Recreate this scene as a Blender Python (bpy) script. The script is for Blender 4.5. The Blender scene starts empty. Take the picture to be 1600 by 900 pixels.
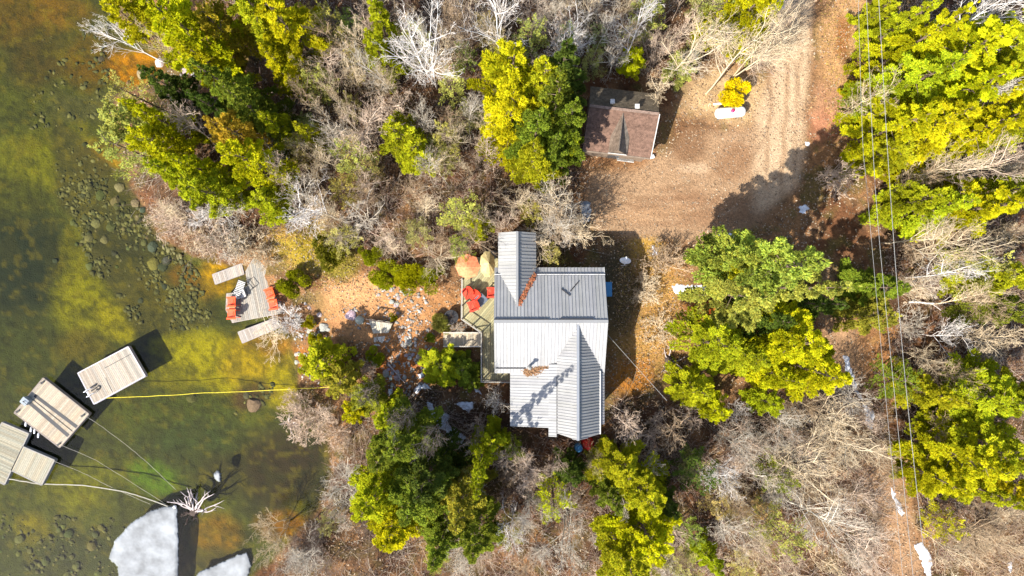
import bpy, math, random
import numpy as np
from mathutils import Vector, Matrix
random.seed(7); np.random.seed(7)
R = math.radians
# ------------------------------------------------------------------ camera, sky, sun, exposure
SC = bpy.context.scene
H = 53.33           # camera height over the yard
S = 0.05            # metres per photo pixel on the z=0 plane
cd = bpy.data.cameras.new('camera'); cam = bpy.data.objects.new('camera', cd)
SC.collection.objects.link(cam); SC.camera = cam
cam.location = (0, 0, H); cam.rotation_euler = (0, 0, 0)
cd.sensor_width = 36; cd.lens = 24; cd.clip_start = 0.1; cd.clip_end = 6000
W = bpy.data.worlds.new('World'); SC.world = W; W.use_nodes = True
wn = W.node_tree.nodes; wn.clear()
sky = wn.new('ShaderNodeTexSky'); sky.sky_type = 'NISHITA'; sky.sun_disc = False
SUN_EL = R(46); SUN_AZ = R(225)
sky.sun_elevation = SUN_EL; sky.sun_rotation = SUN_AZ; sky.air_density = 1.0; sky.dust_density = 1.5
bg = wn.new('ShaderNodeBackground'); bg.inputs[1].default_value = 0.145
wo = wn.new('ShaderNodeOutputWorld')
W.node_tree.links.new(sky.outputs[0], bg.inputs[0]); W.node_tree.links.new(bg.outputs[0], wo.inputs[0])
sl = bpy.data.lights.new('sun', 'SUN'); sl.energy = 5.0; sl.angle = R(0.5); sl.color = (1.0, 0.95, 0.86)
so = bpy.data.objects.new('sun', sl); SC.collection.objects.link(so)
so.rotation_euler = Vector((0.49, 0.49, -0.72)).to_track_quat('-Z', 'Y').to_euler()
so.location = (-40, -40, 60)
SC.view_settings.view_transform = 'Standard'; SC.view_settings.look = 'None'
SC.view_settings.gamma = 1; SC.view_settings.use_curve_mapping = False
SC.view_settings.exposure = 1.05
SC.cycles.max_bounces = 5; SC.cycles.diffuse_bounces = 2; SC.cycles.transparent_max_bounces = 8
SC.cycles.caustics_reflective = False; SC.cycles.caustics_refractive = False

C = SC.collection
WATER = -1.5

# ------------------------------------------------------------------ small numpy helpers
def smooth(a, b, x):
    t = np.clip((x - a) / (b - a), 0, 1); return t * t * (3 - 2 * t)
_perm = np.random.RandomState(3).rand(256, 256)
def vnoise(x, y):
    xi = np.floor(x).astype(int); yi = np.floor(y).astype(int)
    fx = x - xi; fy = y - yi; fx = fx * fx * (3 - 2 * fx); fy = fy * fy * (3 - 2 * fy)
    g = lambda i, j: _perm[i & 255, j & 255]
    return (g(xi, yi) * (1 - fx) + g(xi + 1, yi) * fx) * (1 - fy) + (g(xi, yi + 1) * (1 - fx) + g(xi + 1, yi + 1) * fx) * fy
def fbm(x, y, s, o=4):
    x = np.asarray(x, float) / s; y = np.asarray(y, float) / s; v = 0; a = .5; t = 0
    for k in range(o):
        v = v + a * vnoise(x + 17.3 * k, y + 9.1 * k); t += a; a *= .5; x = x * 2.03; y = y * 2.03
    return v / t
def inpoly(px, py, poly):
    px = np.asarray(px, float); py = np.asarray(py, float); c = np.zeros(px.shape, bool)
    n = len(poly)
    for i in range(n):
        x0, y0 = poly[i]; x1, y1 = poly[(i + 1) % n]
        if y0 == y1: continue
        k = ((y0 > py) != (y1 > py)) & (px < (x1 - x0) * (py - y0) / (y1 - y0) + x0)
        c ^= k
    return c
def sdist(px, py, poly):            # positive inside
    px = np.asarray(px, float); py = np.asarray(py, float); d = np.full(px.shape, 1e9)
    n = len(poly)
    for i in range(n):
        x0, y0 = poly[i]; x1, y1 = poly[(i + 1) % n]
        dx, dy = x1 - x0, y1 - y0; L = dx * dx + dy * dy + 1e-9
        t = np.clip(((px - x0) * dx + (py - y0) * dy) / L, 0, 1)
        d = np.minimum(d, np.hypot(px - x0 - t * dx, py - y0 - t * dy))
    return np.where(inpoly(px, py, poly), d, -d)

LAKE = [(-90000, -90000), (150, -90000), (160, -40), (172, 10), (186, 45), (225, 62), (262, 85), (262, 100), (248, 122), (205, 135),
        (178, 150), (182, 190), (190, 240), (205, 290), (225, 330), (250, 372), (300, 400), (350, 412), (385, 430), (392, 470), (430, 500), (455, 520),
        (462, 560), (470, 610), (500, 650), (520, 700), (518, 735), (498, 790), (470, 830), (440, 862), (400, 900), (380, 960), (330, 90000), (-90000, 90000)]
DRIVE = [(1212, -60), (1272, -60), (1262, 60), (1258, 150), (1262, 235), (1235, 300), (1190, 345), (1130, 375), (1060, 380), (1000, 372),
         (925, 358), (915, 310), (925, 270), (1000, 262), (1040, 235), (1075, 200), (1130, 205), (1180, 195), (1192, 150), (1205, 90), (1205, 20)]
TRACK = [(1290, 400), (1330, 480), (1345, 560), (1375, 650), (1400, 740), (1430, 820), (1440, 960), (1385, 960), (1385, 860), (1350, 740), (1325, 640), (1300, 560), (1280, 480)]
HOUSE = [(770, 418), (790, 360), (835, 360), (838, 418), (936, 418), (936, 675), (800, 665), (772, 590)]
SHEDP = [(915, 130), (1030, 130), (1020, 240), (912, 228)]

WOODS = [[(455, 130), (300, -40), (1210, -40), (1200, 110), (1080, 125), (900, 110), (905, 300), (930, 340), (900, 400), (700, 420), (560, 395), (420, 350), (240, 330), (200, 260), (260, 120)],
         [(1120, 640), (1400, 590), (1360, 740), (1390, 940), (400, 940), (520, 760), (560, 640), (660, 600), (780, 640), (950, 700), (960, 610)],
         [(1380, -40), (1640, -40), (1640, 940), (1450, 940), (1400, 600), (1370, 300)], [(225, 320), (440, 350), (380, 400), (300, 398)]]

def land_z(px, py):
    d = sdist(px, py, LAKE) + (fbm(px, py, 30) - .5) * 16
    lz = np.minimum(0, WATER + 0.12 + (-d) * S * 0.33)
    lz = np.where(-d > 0, lz, WATER + .12)
    bed = WATER + 0.12 - np.minimum(1.5, d * S * 0.28)
    z = np.where(d > 0, bed, lz)
    rough = (fbm(px, py, 40) - .5) * .35 + (fbm(px + 900, py, 9, 3) - .5) * .22
    damp = np.where(sdist(px, py, DRIVE) > -8, .25, 1.0)
    hh = np.where(sdist(px, py, HOUSE) > -40, .3, 1.0)
    return z + rough * damp * hh * np.where(d > 0, .7, 1.0)

gx = np.concatenate([[-60000, -20000, -6000, -2500, -1200, -700], np.arange(-480, 2081, 4), [2300, 2800, 3800, 7000, 20000, 60000]]).astype(float)
gy = np.concatenate([[-60000, -20000, -6000, -2500, -1200, -600], np.arange(-340, 1241, 4), [1450, 1900, 2800, 7000, 20000, 60000]]).astype(float)
GX, GY = np.meshgrid(gx, gy, indexing='ij')
GZ = land_z(GX, GY)
def gz(px, py):
    px = np.asarray(px, float); py = np.asarray(py, float)
    i = np.clip(np.searchsorted(gx, px) - 1, 0, len(gx) - 2); j = np.clip(np.searchsorted(gy, py) - 1, 0, len(gy) - 2)
    u = np.clip((px - gx[i]) / (gx[i + 1] - gx[i]), 0, 1); v = np.clip((py - gy[j]) / (gy[j + 1] - gy[j]), 0, 1)
    return (GZ[i, j] * (1 - u) + GZ[i + 1, j] * u) * (1 - v) + (GZ[i, j + 1] * (1 - u) + GZ[i + 1, j + 1] * u) * v
def P(px, py, z=0.0):
    k = S * (H - z) / H
    return Vector(((px - 800) * k, (450 - py) * k, z))
def PG(px, py, dz=0.0):
    z = float(gz(px, py)) + dz
    return P(px, py, z)
def w2p(x, y, z=0.0):
    k = S * (H - z) / H
    return x / k + 800, 450 - y / k
def ground_at(x, y):
    z = 0.0
    for _ in range(3):
        a, b = w2p(x, y, z); z = gz(a, b)
    return z

# ------------------------------------------------------------------ materials
def srgb(r, g, b):
    f = lambda c: (c / 255 / 12.92) if c / 255 <= .04045 else ((c / 255 + .055) / 1.055) ** 2.4
    return (f(r), f(g), f(b), 1)
def newmat(name):
    m = bpy.data.materials.new(name); m.use_nodes = True; m.node_tree.nodes.clear()
    return m, m.node_tree.nodes, m.node_tree.links
def plain(name, col, rough=.7, metal=0, nscale=8, namt=.25, bump=.0, spec=.3, bscale=None):
    m, n, l = newmat(name)
    o = n.new('ShaderNodeOutputMaterial'); p = n.new('ShaderNodeBsdfPrincipled'); l.new(p.outputs[0], o.inputs[0])
    p.inputs['Roughness'].default_value = rough; p.inputs['Metallic'].default_value = metal
    p.inputs['Specular IOR Level'].default_value = spec
    tc = n.new('ShaderNodeTexCoord'); nz = n.new('ShaderNodeTexNoise'); nz.inputs['Scale'].default_value = nscale; nz.inputs['Detail'].default_value = 6
    l.new(tc.outputs['Object'], nz.inputs['Vector'])
    mr = n.new('ShaderNodeMapRange'); mr.inputs[1].default_value = .3; mr.inputs[2].default_value = .7
    mr.inputs[3].default_value = 1 - namt; mr.inputs[4].default_value = 1 + namt
    l.new(nz.outputs[0], mr.inputs[0])
    mx = n.new('ShaderNodeVectorMath'); mx.operation = 'SCALE'; mx.inputs[0].default_value = col[:3]
    l.new(mr.outputs[0], mx.inputs['Scale']); l.new(mx.outputs[0], p.inputs['Base Color'])
    if bump:
        b = n.new('ShaderNodeBump'); b.inputs['Strength'].default_value = bump; b.inputs['Distance'].default_value = .05
        l.new(nz.outputs[0], b.inputs['Height']); l.new(b.outputs[0], p.inputs['Normal'])
    return m
def attrmat(name, attr='tint', rough=.9, nscale=None, namt=.3, bump=.0, bscale=12, objcol=False, transl=0.0, speck=None, uvw='Object'):
    """base colour = colour attribute (x object colour) x fine noise"""
    m, n, l = newmat(name)
    o = n.new('ShaderNodeOutputMaterial')
    a = n.new('ShaderNodeAttribute'); a.attribute_name = attr
    cur = a.outputs['Color']
    if objcol:
        oi = n.new('ShaderNodeObjectInfo'); v = n.new('ShaderNodeVectorMath'); v.operation = 'MULTIPLY'
        l.new(cur, v.inputs[0]); l.new(oi.outputs['Color'], v.inputs[1]); cur = v.outputs[0]
    tc = n.new('ShaderNodeTexCoord')
    if nscale:
        nz = n.new('ShaderNodeTexNoise'); nz.inputs['Scale'].default_value = nscale; nz.inputs['Detail'].default_value = 8; nz.inputs['Roughness'].default_value = .7
        l.new(tc.outputs[uvw], nz.inputs['Vector'])
        mr = n.new('ShaderNodeMapRange'); mr.inputs[1].default_value = .3; mr.inputs[2].default_value = .7
        mr.inputs[3].default_value = 1 - namt; mr.inputs[4].default_value = 1 + namt
        l.new(nz.outputs[0], mr.inputs[0]); v = n.new('ShaderNodeVectorMath'); v.operation = 'SCALE'
        l.new(cur, v.inputs[0]); l.new(mr.outputs[0], v.inputs['Scale']); cur = v.outputs[0]
    if speck:
        vo = n.new('ShaderNodeTexVoronoi'); vo.inputs['Scale'].default_value = speck
        l.new(tc.outputs[uvw], vo.inputs['Vector'])
        sx = n.new('ShaderNodeSeparateColor'); l.new(vo.outputs['Color'], sx.inputs[0])
        mr = n.new('ShaderNodeMapRange'); mr.inputs[3].default_value = .80; mr.inputs[4].default_value = 1.20
        l.new(sx.outputs[0], mr.inputs[0]); v = n.new('ShaderNodeVectorMath'); v.operation = 'SCALE'
        l.new(cur, v.inputs[0]); l.new(mr.outputs[0], v.inputs['Scale']); cur = v.outputs[0]
    if transl:
        d = n.new('ShaderNodeBsdfDiffuse'); t = n.new('ShaderNodeBsdfTranslucent'); mxs = n.new('ShaderNodeMixShader'); mxs.inputs[0].default_value = transl
        l.new(cur, d.inputs[0]); l.new(cur, t.inputs[0]); l.new(d.outputs[0], mxs.inputs[1]); l.new(t.outputs[0], mxs.inputs[2]); l.new(mxs.outputs[0], o.inputs[0])
    else:
        p = n.new('ShaderNodeBsdfPrincipled'); p.inputs['Roughness'].default_value = rough; p.inputs['Specular IOR Level'].default_value = .15
        l.new(cur, p.inputs['Base Color']); l.new(p.outputs[0], o.inputs[0])
        if bump:
            b = n.new('ShaderNodeBump'); b.inputs['Strength'].default_value = bump; b.inputs['Distance'].default_value = .12
            nb = n.new('ShaderNodeTexNoise'); nb.inputs['Scale'].default_value = bscale; nb.inputs['Detail'].default_value = 6
            l.new(tc.outputs[uvw], nb.inputs['Vector']); l.new(nb.outputs[0], b.inputs['Height']); l.new(b.outputs[0], p.inputs['Normal'])
    return m
M = {}
M['ground'] = attrmat('ground_soil', nscale=5, namt=.26, bump=.7, bscale=9, speck=13)
M['foliage'] = attrmat('needle_foliage', objcol=True, transl=.30)
M['twig'] = attrmat('bare_twig_bark', objcol=True, rough=.85)
M['bark'] = plain('brown_bark', (.16, .11, .08), .9, nscale=14, namt=.4, bump=.4)
M['litter'] = attrmat('fallen_leaves', transl=.15)
M['stone'] = attrmat('weathered_stone', objcol=True, nscale=5, namt=.35, bump=.5, bscale=8)
M['snow'] = plain('melting_snow', (.60, .62, .66), .6, nscale=3.5, namt=.28, bump=1.0)
M['ice'] = plain('lake_ice', (.19, .20, .21), .6, nscale=.9, namt=.42, bump=.25)
M['wood'] = attrmat('weathered_deck_boards', nscale=7, namt=.2, bump=.2, bscale=20)
M['roof_metal'] = attrmat('ribbed_steel_roofing', rough=.55, nscale=1.1, namt=.10)
M['shingle'] = attrmat('worn_asphalt_shingles', rough=.95, nscale=5, namt=.3, speck=6, bump=.3)
M['siding'] = plain('brown_board_siding', (.20, .15, .11), .8, nscale=6, namt=.2)
M['trim'] = plain('pale_trim', (.45, .44, .42), .6)
M['dark'] = plain('black_metal', (.025, .025, .028), .5)
M['glass'] = plain('window_glass', (.03, .04, .05), .08, spec=.6, namt=.05)
M['white'] = plain('white_enamel', (.80, .80, .80), .35, namt=.05, nscale=3)
M['red'] = plain('red_plastic', (.62, .045, .02), .5, namt=.15)
M['orange'] = plain('orange_red_plastic', (.80, .09, .02), .45, namt=.12)
M['deepred'] = plain('deep_red_cover', (.42, .01, .012), .6, nscale=6, namt=.4)
M['coral'] = plain('faded_coral_canvas', (.66, .22, .10), .9, nscale=4, namt=.3)
M['beige'] = plain('beige_canvas', (.50, .40, .18), .9, nscale=4, namt=.25)
M['blue'] = plain('blue_lid_plastic', (.06, .22, .42), .5, namt=.15)
M['magenta'] = plain('red_valve_hood', (.55, .03, .12), .4)
M['rope_y'] = plain('yellow_rope', (.62, .52, .05), .8)
M['rope_w'] = plain('pale_rope', (.38, .35, .28), .8)
M['cable'] = plain('aluminium_cable', (.24, .235, .22), .6)
M['grey'] = plain('grey_painted_metal', (.22, .25, .28), .5)
M['canvas_g'] = plain('grey_tarp', (.10, .12, .15), .7)
M['charwood'] = plain('dark_rotten_wood', (.07, .05, .04), .9, nscale=9, namt=.4)
M['driftwood'] = plain('bleached_driftwood', (.42, .36, .34), .85, nscale=9, namt=.35, bump=.4)

def water_mat():
    m, n, l = newmat('clear_lake_water')
    o = n.new('ShaderNodeOutputMaterial'); t = n.new('ShaderNodeBsdfTransparent'); t.inputs[0].default_value = (.88, .90, .74, 1)
    g = n.new('ShaderNodeBsdfGlossy'); g.inputs['Roughness'].default_value = .08
    f = n.new('ShaderNodeFresnel'); f.inputs[0].default_value = 1.33
    tc = n.new('ShaderNodeTexCoord'); nz = n.new('ShaderNodeTexNoise'); nz.inputs['Scale'].default_value = 2.2; nz.inputs['Detail'].default_value = 4
    l.new(tc.outputs['Object'], nz.inputs['Vector']); b = n.new('ShaderNodeBump'); b.inputs['Strength'].default_value = .12; b.inputs['Distance'].default_value = .05
    l.new(nz.outputs[0], b.inputs['Height']); l.new(b.outputs[0], g.inputs['Normal']); l.new(b.outputs[0], f.inputs['Normal'])
    mx = n.new('ShaderNodeMixShader'); ad = n.new('ShaderNodeMath'); ad.operation = 'MULTIPLY_ADD'; ad.inputs[1].default_value = 1; ad.inputs[2].default_value = .0
    l.new(f.outputs[0], ad.inputs[0]); l.new(ad.outputs[0], mx.inputs[0]); l.new(t.outputs[0], mx.inputs[1]); l.new(g.outputs[0], mx.inputs[2]); l.new(mx.outputs[0], o.inputs[0])
    return m
M['water'] = water_mat()

# ------------------------------------------------------------------ mesh helpers
def mesh_np(name, V, F, mat=None, cols=None, smooth_=False):
    """V (n,3), F (m,k) all faces k-gons, cols per face (m,3)"""
    me = bpy.data.meshes.new(name); V = np.asarray(V, np.float32); F = np.asarray(F, np.int32); k = F.shape[1]
    me.vertices.add(len(V)); me.vertices.foreach_set('co', V.ravel())
    me.loops.add(F.size); me.loops.foreach_set('vertex_index', F.ravel())
    me.polygons.add(len(F)); me.polygons.foreach_set('loop_start', np.arange(0, F.size, k, dtype=np.int32))
    if smooth_: me.polygons.foreach_set('use_smooth', np.ones(len(F), bool))
    me.update(calc_edges=True)
    if cols is not None:
        a = me.color_attributes.new('tint', 'FLOAT_COLOR', 'CORNER'); c = np.ones((len(F), k, 4), np.float32)
        c[:, :, :3] = np.asarray(cols, np.float32)[:, None, :]; a.data.foreach_set('color', c.ravel())
    if mat: me.materials.append(mat)
    return me
class MB:
    """collects quads/n-gons; build() links ONE mesh object"""
    def __init__(s): s.v = []; s.f = []; s.c = []
    def face(s, pts, col=(1, 1, 1)):
        i = len(s.v); s.v += [tuple(p) for p in pts]; s.f.append(tuple(range(i, i + len(pts)))); s.c.append(col)
    def poly(s, V, F, col=(1, 1, 1)):
        i = len(s.v); s.v += [tuple(p) for p in V]
        for f in F: s.f.append(tuple(i + k for k in f)); s.c.append(col)
    def obox(s, c, ax, ay, az, col=(1, 1, 1)):       # centre and three half-axes
        c = Vector(c); ax = Vector(ax); ay = Vector(ay); az = Vector(az)
        V = [c + sx * ax + sy * ay + sz * az for sz in (-1, 1) for sx, sy in ((-1, -1), (1, -1), (1, 1), (-1, 1))]
        s.poly(V, [(3, 2, 1, 0), (4, 5, 6, 7), (0, 1, 5, 4), (1, 2, 6, 5), (2, 3, 7, 6), (3, 0, 4, 7)], col)
    def box(s, x0, x1, y0, y1, z0, z1, col=(1, 1, 1)):
        s.obox(((x0 + x1) / 2, (y0 + y1) / 2, (z0 + z1) / 2), ((x1 - x0) / 2, 0, 0), (0, (y1 - y0) / 2, 0), (0, 0, (z1 - z0) / 2), col)
    def bar(s, a, b, w, h=None, col=(1, 1, 1)):
        a = Vector(a); b = Vector(b); h = h or w; d = b - a; L = d.length
        if L < 1e-5: return
        d /= L; u = d.cross(Vector((0, 0, 1)))
        if u.length < .05: u = Vector((1, 0, 0))
        u.normalize(); v = u.cross(d); s.obox((a + b) / 2, d * L / 2, u * w / 2, v * h / 2, col)
    def tube(s, pts, rad, n=6, col=(1, 1, 1), cap=True):
        pts = [Vector(p) for p in pts]; rad = rad if isinstance(rad, (list, tuple)) else [rad] * len(pts)
        i0 = len(s.v); pu = None
        for k, p in enumerate(pts):
            d = (pts[min(k + 1, len(pts) - 1)] - pts[max(k - 1, 0)]).normalized()
            u = d.cross(Vector((0, 0, 1))) if pu is None else (pu - d * pu.dot(d))
            if u.length < .05: u = Vector((1, 0, 0))
            u.normalize(); pu = u; v = d.cross(u)
            for q in range(n):
                a = 2 * math.pi * q / n; s.v.append(tuple(p + (u * math.cos(a) + v * math.sin(a)) * rad[k]))
        for k in range(len(pts) - 1):
            for q in range(n):
                a = i0 + k * n + q; b = i0 + k * n + (q + 1) % n
                s.f.append((a, b, b + n, a + n)); s.c.append(col)
        if cap:
            s.f.append(tuple(i0 + q for q in range(n))[::-1]); s.c.append(col)
            e = i0 + (len(pts) - 1) * n; s.f.append(tuple(e + q for q in range(n))); s.c.append(col)
    def lathe(s, prof, n=16, M4=None, col=(1, 1, 1)):  # prof: (r, z)
        i0 = len(s.v); M4 = M4 or Matrix()
        for r, z in prof:
            for q in range(n):
                a = 2 * math.pi * q / n; s.v.append(tuple(M4 @ Vector((r * math.cos(a), r * math.sin(a), z))))
        for k in range(len(prof) - 1):
            for q in range(n):
                a = i0 + k * n + q; b = i0 + k * n + (q + 1) % n
                s.f.append((a, b, b + n, a + n)); s.c.append(col)
    def slab(s, pts, t, col=(1, 1, 1)):               # planar polygon, thickness straight down
        n = len(pts); T = [Vector(p) for p in pts]; B = [p - Vector((0, 0, t)) for p in T]
        F = [tuple(range(n)), tuple(range(2 * n - 1, n - 1, -1))] + [(i, i + n, (i + 1) % n + n, (i + 1) % n) for i in range(n)]
        s.poly(T + B, F, col)
    def build(s, name, mat, parent=None, smooth_=False, loc=None, bevel=0):
        me = bpy.data.meshes.new(name); me.from_pydata(s.v, [], s.f)
        a = me.color_attributes.new('tint', 'FLOAT_COLOR', 'CORNER'); c = []
        for f, k in zip(s.f, s.c): c += [k[0], k[1], k[2], 1.0] * len(f)
        a.data.foreach_set('color', c)
        if smooth_:
            for p in me.polygons: p.use_smooth = True
        me.materials.append(mat); me.update()
        import bmesh
        bm = bmesh.new(); bm.from_mesh(me); bmesh.ops.recalc_face_normals(bm, faces=bm.faces); bm.to_mesh(me); bm.free()
        return link(name, me, parent, loc, bevel)
def link(name, me, parent=None, loc=None, bevel=0):
    o = bpy.data.objects.new(name, me); C.objects.link(o)
    if parent is not None: o.parent = parent
    if loc is not None: o.location = loc
    if bevel:
        b = o.modifiers.new('bevel', 'BEVEL'); b.width = bevel; b.segments = 2; b.limit_method = 'ANGLE'
    return o
def tag(o, label=None, cat=None, group=None, kind=None):
    if label: o['label'] = label
    if cat: o['category'] = cat
    if group: o['group'] = group
    if kind: o['kind'] = kind
    return o
def empty(name, loc, rz=0, label=None, cat=None, group=None, scale=1):
    o = bpy.data.objects.new(name, None); C.objects.link(o); o.location = loc; o.rotation_euler = (0, 0, rz)
    o.scale = (scale,) * 3 if not isinstance(scale, (tuple, list)) else scale
    o.empty_display_size = .2
    return tag(o, label, cat, group)
def copy_tree(o, parent=None):
    c = o.copy(); C.objects.link(c); c.parent = parent
    for ch in list(o.children): copy_tree(ch, c)
    return c

# ------------------------------------------------------------------ ground: one sheet with lakebed and shore
def paint():
    wx = GX + (fbm(GX, GY, 45) - .5) * 46; wy = GY + (fbm(GX + 500, GY + 300, 45) - .5) * 46
    fx = GX + (fbm(GX, GY, 10, 3) - .5) * 16; fy = GY + (fbm(GX + 70, GY + 30, 10, 3) - .5) * 16
    col = np.zeros(GX.shape + (3,)); base = np.array(srgb(150, 112, 76)[:3]); col[:] = base
    n1 = fbm(GX, GY, 26)[..., None]; n2 = fbm(GX + 333, GY, 60)[..., None]; n3 = fbm(GX + 80, GY + 200, 12)[..., None]
    def mixc(mask, c, a=1.0):
        nonlocal col
        m = np.clip(mask, 0, 1)
        m = (m if m.ndim == 3 else m[..., None]) * a
        col = col * (1 - m) + np.array(srgb(*c)[:3]) * m
    mixc(smooth(.45, .62, n1), (118, 76, 48), .8)
    mixc(smooth(.5, .65, n2), (172, 128, 84), .7)
    mixc(smooth(.58, .7, n3), (74, 56, 40), .6)
    mixc(smooth(.55, .68, fbm(GX + 900, GY + 40, 22)), (110, 104, 52), .6)
    def ell(cx, cy, rx, ry, c, a=1.0, soft=.5, rot=0, fine=True):
        x = (fx if fine else wx) - cx; y = (fy if fine else wy) - cy
        x, y = (wx * .6 + fx * .4) - cx, (wy * .6 + fy * .4) - cy
        cr, sr = math.cos(rot), math.sin(rot); u = (x * cr + y * sr) / rx; v = (-x * sr + y * cr) / ry
        d = np.hypot(u, v); mixc(1 - smooth(1 - soft, 1 + soft * .4, d), c, a)
    def pol(poly, c, a=1.0, edge=8, warp=.5):
        d = sdist(wx * warp + GX * (1 - warp), wy * warp + GY * (1 - warp), poly); mixc(smooth(-edge, edge, d), c, a)
    # yards, leaf-covered banks
    ell(610, 490, 120, 60, (205, 150, 98)); ell(560, 455, 60, 30, (222, 166, 112)); ell(700, 500, 40, 60, (186, 134, 84))
    ell(640, 560, 80, 50, (188, 128, 76), .8); ell(605, 580, 30, 18, (205, 118, 50), .7); ell(640, 565, 22, 14, (200, 110, 45), .7)
    ell(480, 385, 62, 45, (176, 150, 48)); ell(440, 360, 30, 20, (190, 150, 70), .8); ell(530, 410, 42, 30, (150, 134, 48), .9); ell(450, 560, 50, 25, (176, 112, 44), .9)
    ell(1010, 490, 70, 110, (196, 150, 82)); ell(1010, 400, 30, 35, (200, 158, 70), .9); ell(985, 590, 40, 40, (186, 122, 48), .9)
    ell(1120, 490, 60, 30, (190, 96, 34), .9); ell(1090, 350, 60, 30, (176, 140, 96), .8)
    ell(965, 450, 38, 90, (92, 82, 58), .9)  # ground coloured dark where the cottage throws its shadow
    ell(1140, 150, 90, 50, (206, 172, 126)); ell(1000, 300, 110, 55, (172, 124, 80))
    ell(1330, 70, 60, 110, (206, 160, 108)); ell(1315, 60, 14, 40, (150, 92, 40), .8); ell(1330, 100, 18, 28, (118, 80, 44), .8)
    ell(1295, 170, 30, 45, (190, 142, 104), .9); ell(1285, 200, 26, 30, (198, 132, 98), .6)
    ell(1230, 660, 35, 30, (206, 150, 80), .9); ell(1410, 560, 60, 90, (172, 120, 72), .8); ell(1480, 560, 70, 50, (166, 112, 66), .8)
    ell(1560, 850, 80, 60, (160, 118, 72), .8); ell(1340, 760, 50, 60, (176, 138, 104), .7); ell(830, 580, 60, 30, (180, 120, 72), .8)
    pol(TRACK, (186, 148, 110), .8, 12)
    # driveway of packed dirt with wheel ruts
    pol(DRIVE, (180, 146, 110), 1, 10, .3); ell(1090, 330, 140, 34, (150, 112, 80), .7); ell(1020, 335, 70, 16, (190, 152, 112), .6); ell(1075, 215, 40, 40, (128, 92, 62), .7); ell(1085, 260, 26, 12, (206, 176, 140), .7); ell(1150, 250, 40, 30, (150, 110, 76), .6)
    pol([(1204, -60), (1275, -60), (1264, 60), (1254, 150), (1258, 235), (1240, 290), (1180, 330), (1185, 250), (1190, 170), (1210, 70)], (214, 184, 146), 1, 12, .5)
    for cxr, a in ((1203, .5), (1228, .55), (1246, .35)):
        d = np.abs(GX - (cxr + (GY - 150) * -.04 + (fbm(GX, GY, 30) - .5) * 10)); mixc((1 - smooth(1.5, 6, d)) * smooth(330, 260, GY) * smooth(-40, 30, GY), (150, 112, 76), a)
    for k in range(9):                                      # turning ruts
        cx0, cy0, r0 = 1010 + k * 6, 150 - k * 4, 150 + k * 11
        d = np.abs(np.hypot(GX - cx0, (GY - cy0) * 1.05) - r0 + (fbm(GX, GY, 25) - .5) * 12)
        ok = (sdist(GX, GY, DRIVE) > 4)
        mixc((1 - smooth(1, 5, d)) * ok * smooth(.46, .62, fbm(GX + 40 * k, GY, 34)), (132, 98, 68) if k % 2 else (200, 166, 128), .35)
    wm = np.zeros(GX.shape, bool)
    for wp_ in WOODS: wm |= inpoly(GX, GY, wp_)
    mixc((wm * smooth(.30, .55, fbm(GX + 5, GY + 60, 20))) * (sdist(GX, GY, DRIVE) < -6), (70, 52, 38), .62)  # woods floor painted darker so the gaps between twigs look shaded
    col *= np.array([1.0, 1.0, 1.03]); land = col.copy()
    # lakebed
    col[:] = np.array(srgb(92, 96, 34)[:3])
    mixc(smooth(.42, .6, fbm(GX + 50, GY + 900, 50)), (74, 78, 38), .8)
    ell(30, 20, 90, 60, (118, 92, 24)); ell(60, 90, 60, 60, (88, 76, 30)); ell(150, 95, 60, 50, (112, 86, 18)); ell(215, 110, 50, 34, (206, 138, 12))
    ell(100, 20, 60, 30, (120, 90, 24), .8); ell(70, 250, 90, 50, (122, 122, 24)); ell(160, 250, 50, 30, (150, 118, 22)); ell(130, 170, 70, 30, (86, 84, 50), .8)
    ell(30, 410, 90, 110, (46, 54, 34), 1); ell(40, 540, 110, 50, (70, 76, 34), .9); ell(20, 310, 60, 40, (84, 86, 28), .8)
    ell(110, 400, 26, 50, (116, 112, 22), .8); ell(130, 470, 50, 70, (140, 136, 14), .95); ell(185, 500, 40, 40, (158, 148, 10), .9); ell(130, 545, 40, 30, (112, 98, 24), .7)
    pol([(75, 180), (195, 270), (225, 310), (265, 380), (305, 415), (345, 480), (340, 505), (290, 520), (215, 525), (180, 455), (145, 430), (130, 360), (85, 320)], (80, 76, 36), .92, 8)
    ell(190, 380, 50, 46, (62, 62, 36), .8); ell(290, 430, 30, 24, (128, 92, 22), .8); ell(240, 460, 40, 30, (98, 88, 26), .7)
    ell(340, 435, 34, 36, (196, 150, 10), .95); ell(330, 570, 100, 60, (168, 158, 8), .95); ell(400, 560, 60, 50, (180, 152, 16), .9); ell(270, 540, 40, 20, (176, 168, 8), .8)
    ell(420, 540, 40, 26, (166, 116, 44), .8); ell(440, 610, 30, 40, (186, 170, 6), .9)
    ell(280, 650, 110, 50, (80, 88, 30), .9); ell(300, 690, 90, 40, (72, 84, 40), .9); ell(275, 590, 20, 30, (92, 92, 24), .6); ell(400, 615, 40, 16, (92, 70, 40), .8)
    ell(60, 600, 80, 50, (74, 80, 36), .8); ell(240, 745, 50, 30, (96, 128, 20), .85); ell(150, 740, 60, 26, (120, 122, 24), .7)
    ell(110, 770, 60, 34, (132, 130, 22), .8); ell(50, 830, 34, 30, (140, 128, 14), .9); ell(130, 860, 90, 40, (66, 72, 40), .9); ell(20, 880, 60, 40, (70, 76, 34), .8)
    ell(430, 740, 80, 70, (62, 52, 30), 1); ell(470, 700, 50, 40, (60, 50, 34), .9); ell(350, 740, 50, 40, (70, 66, 34), .9); ell(440, 820, 40, 26, (150, 100, 18), .95)
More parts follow.
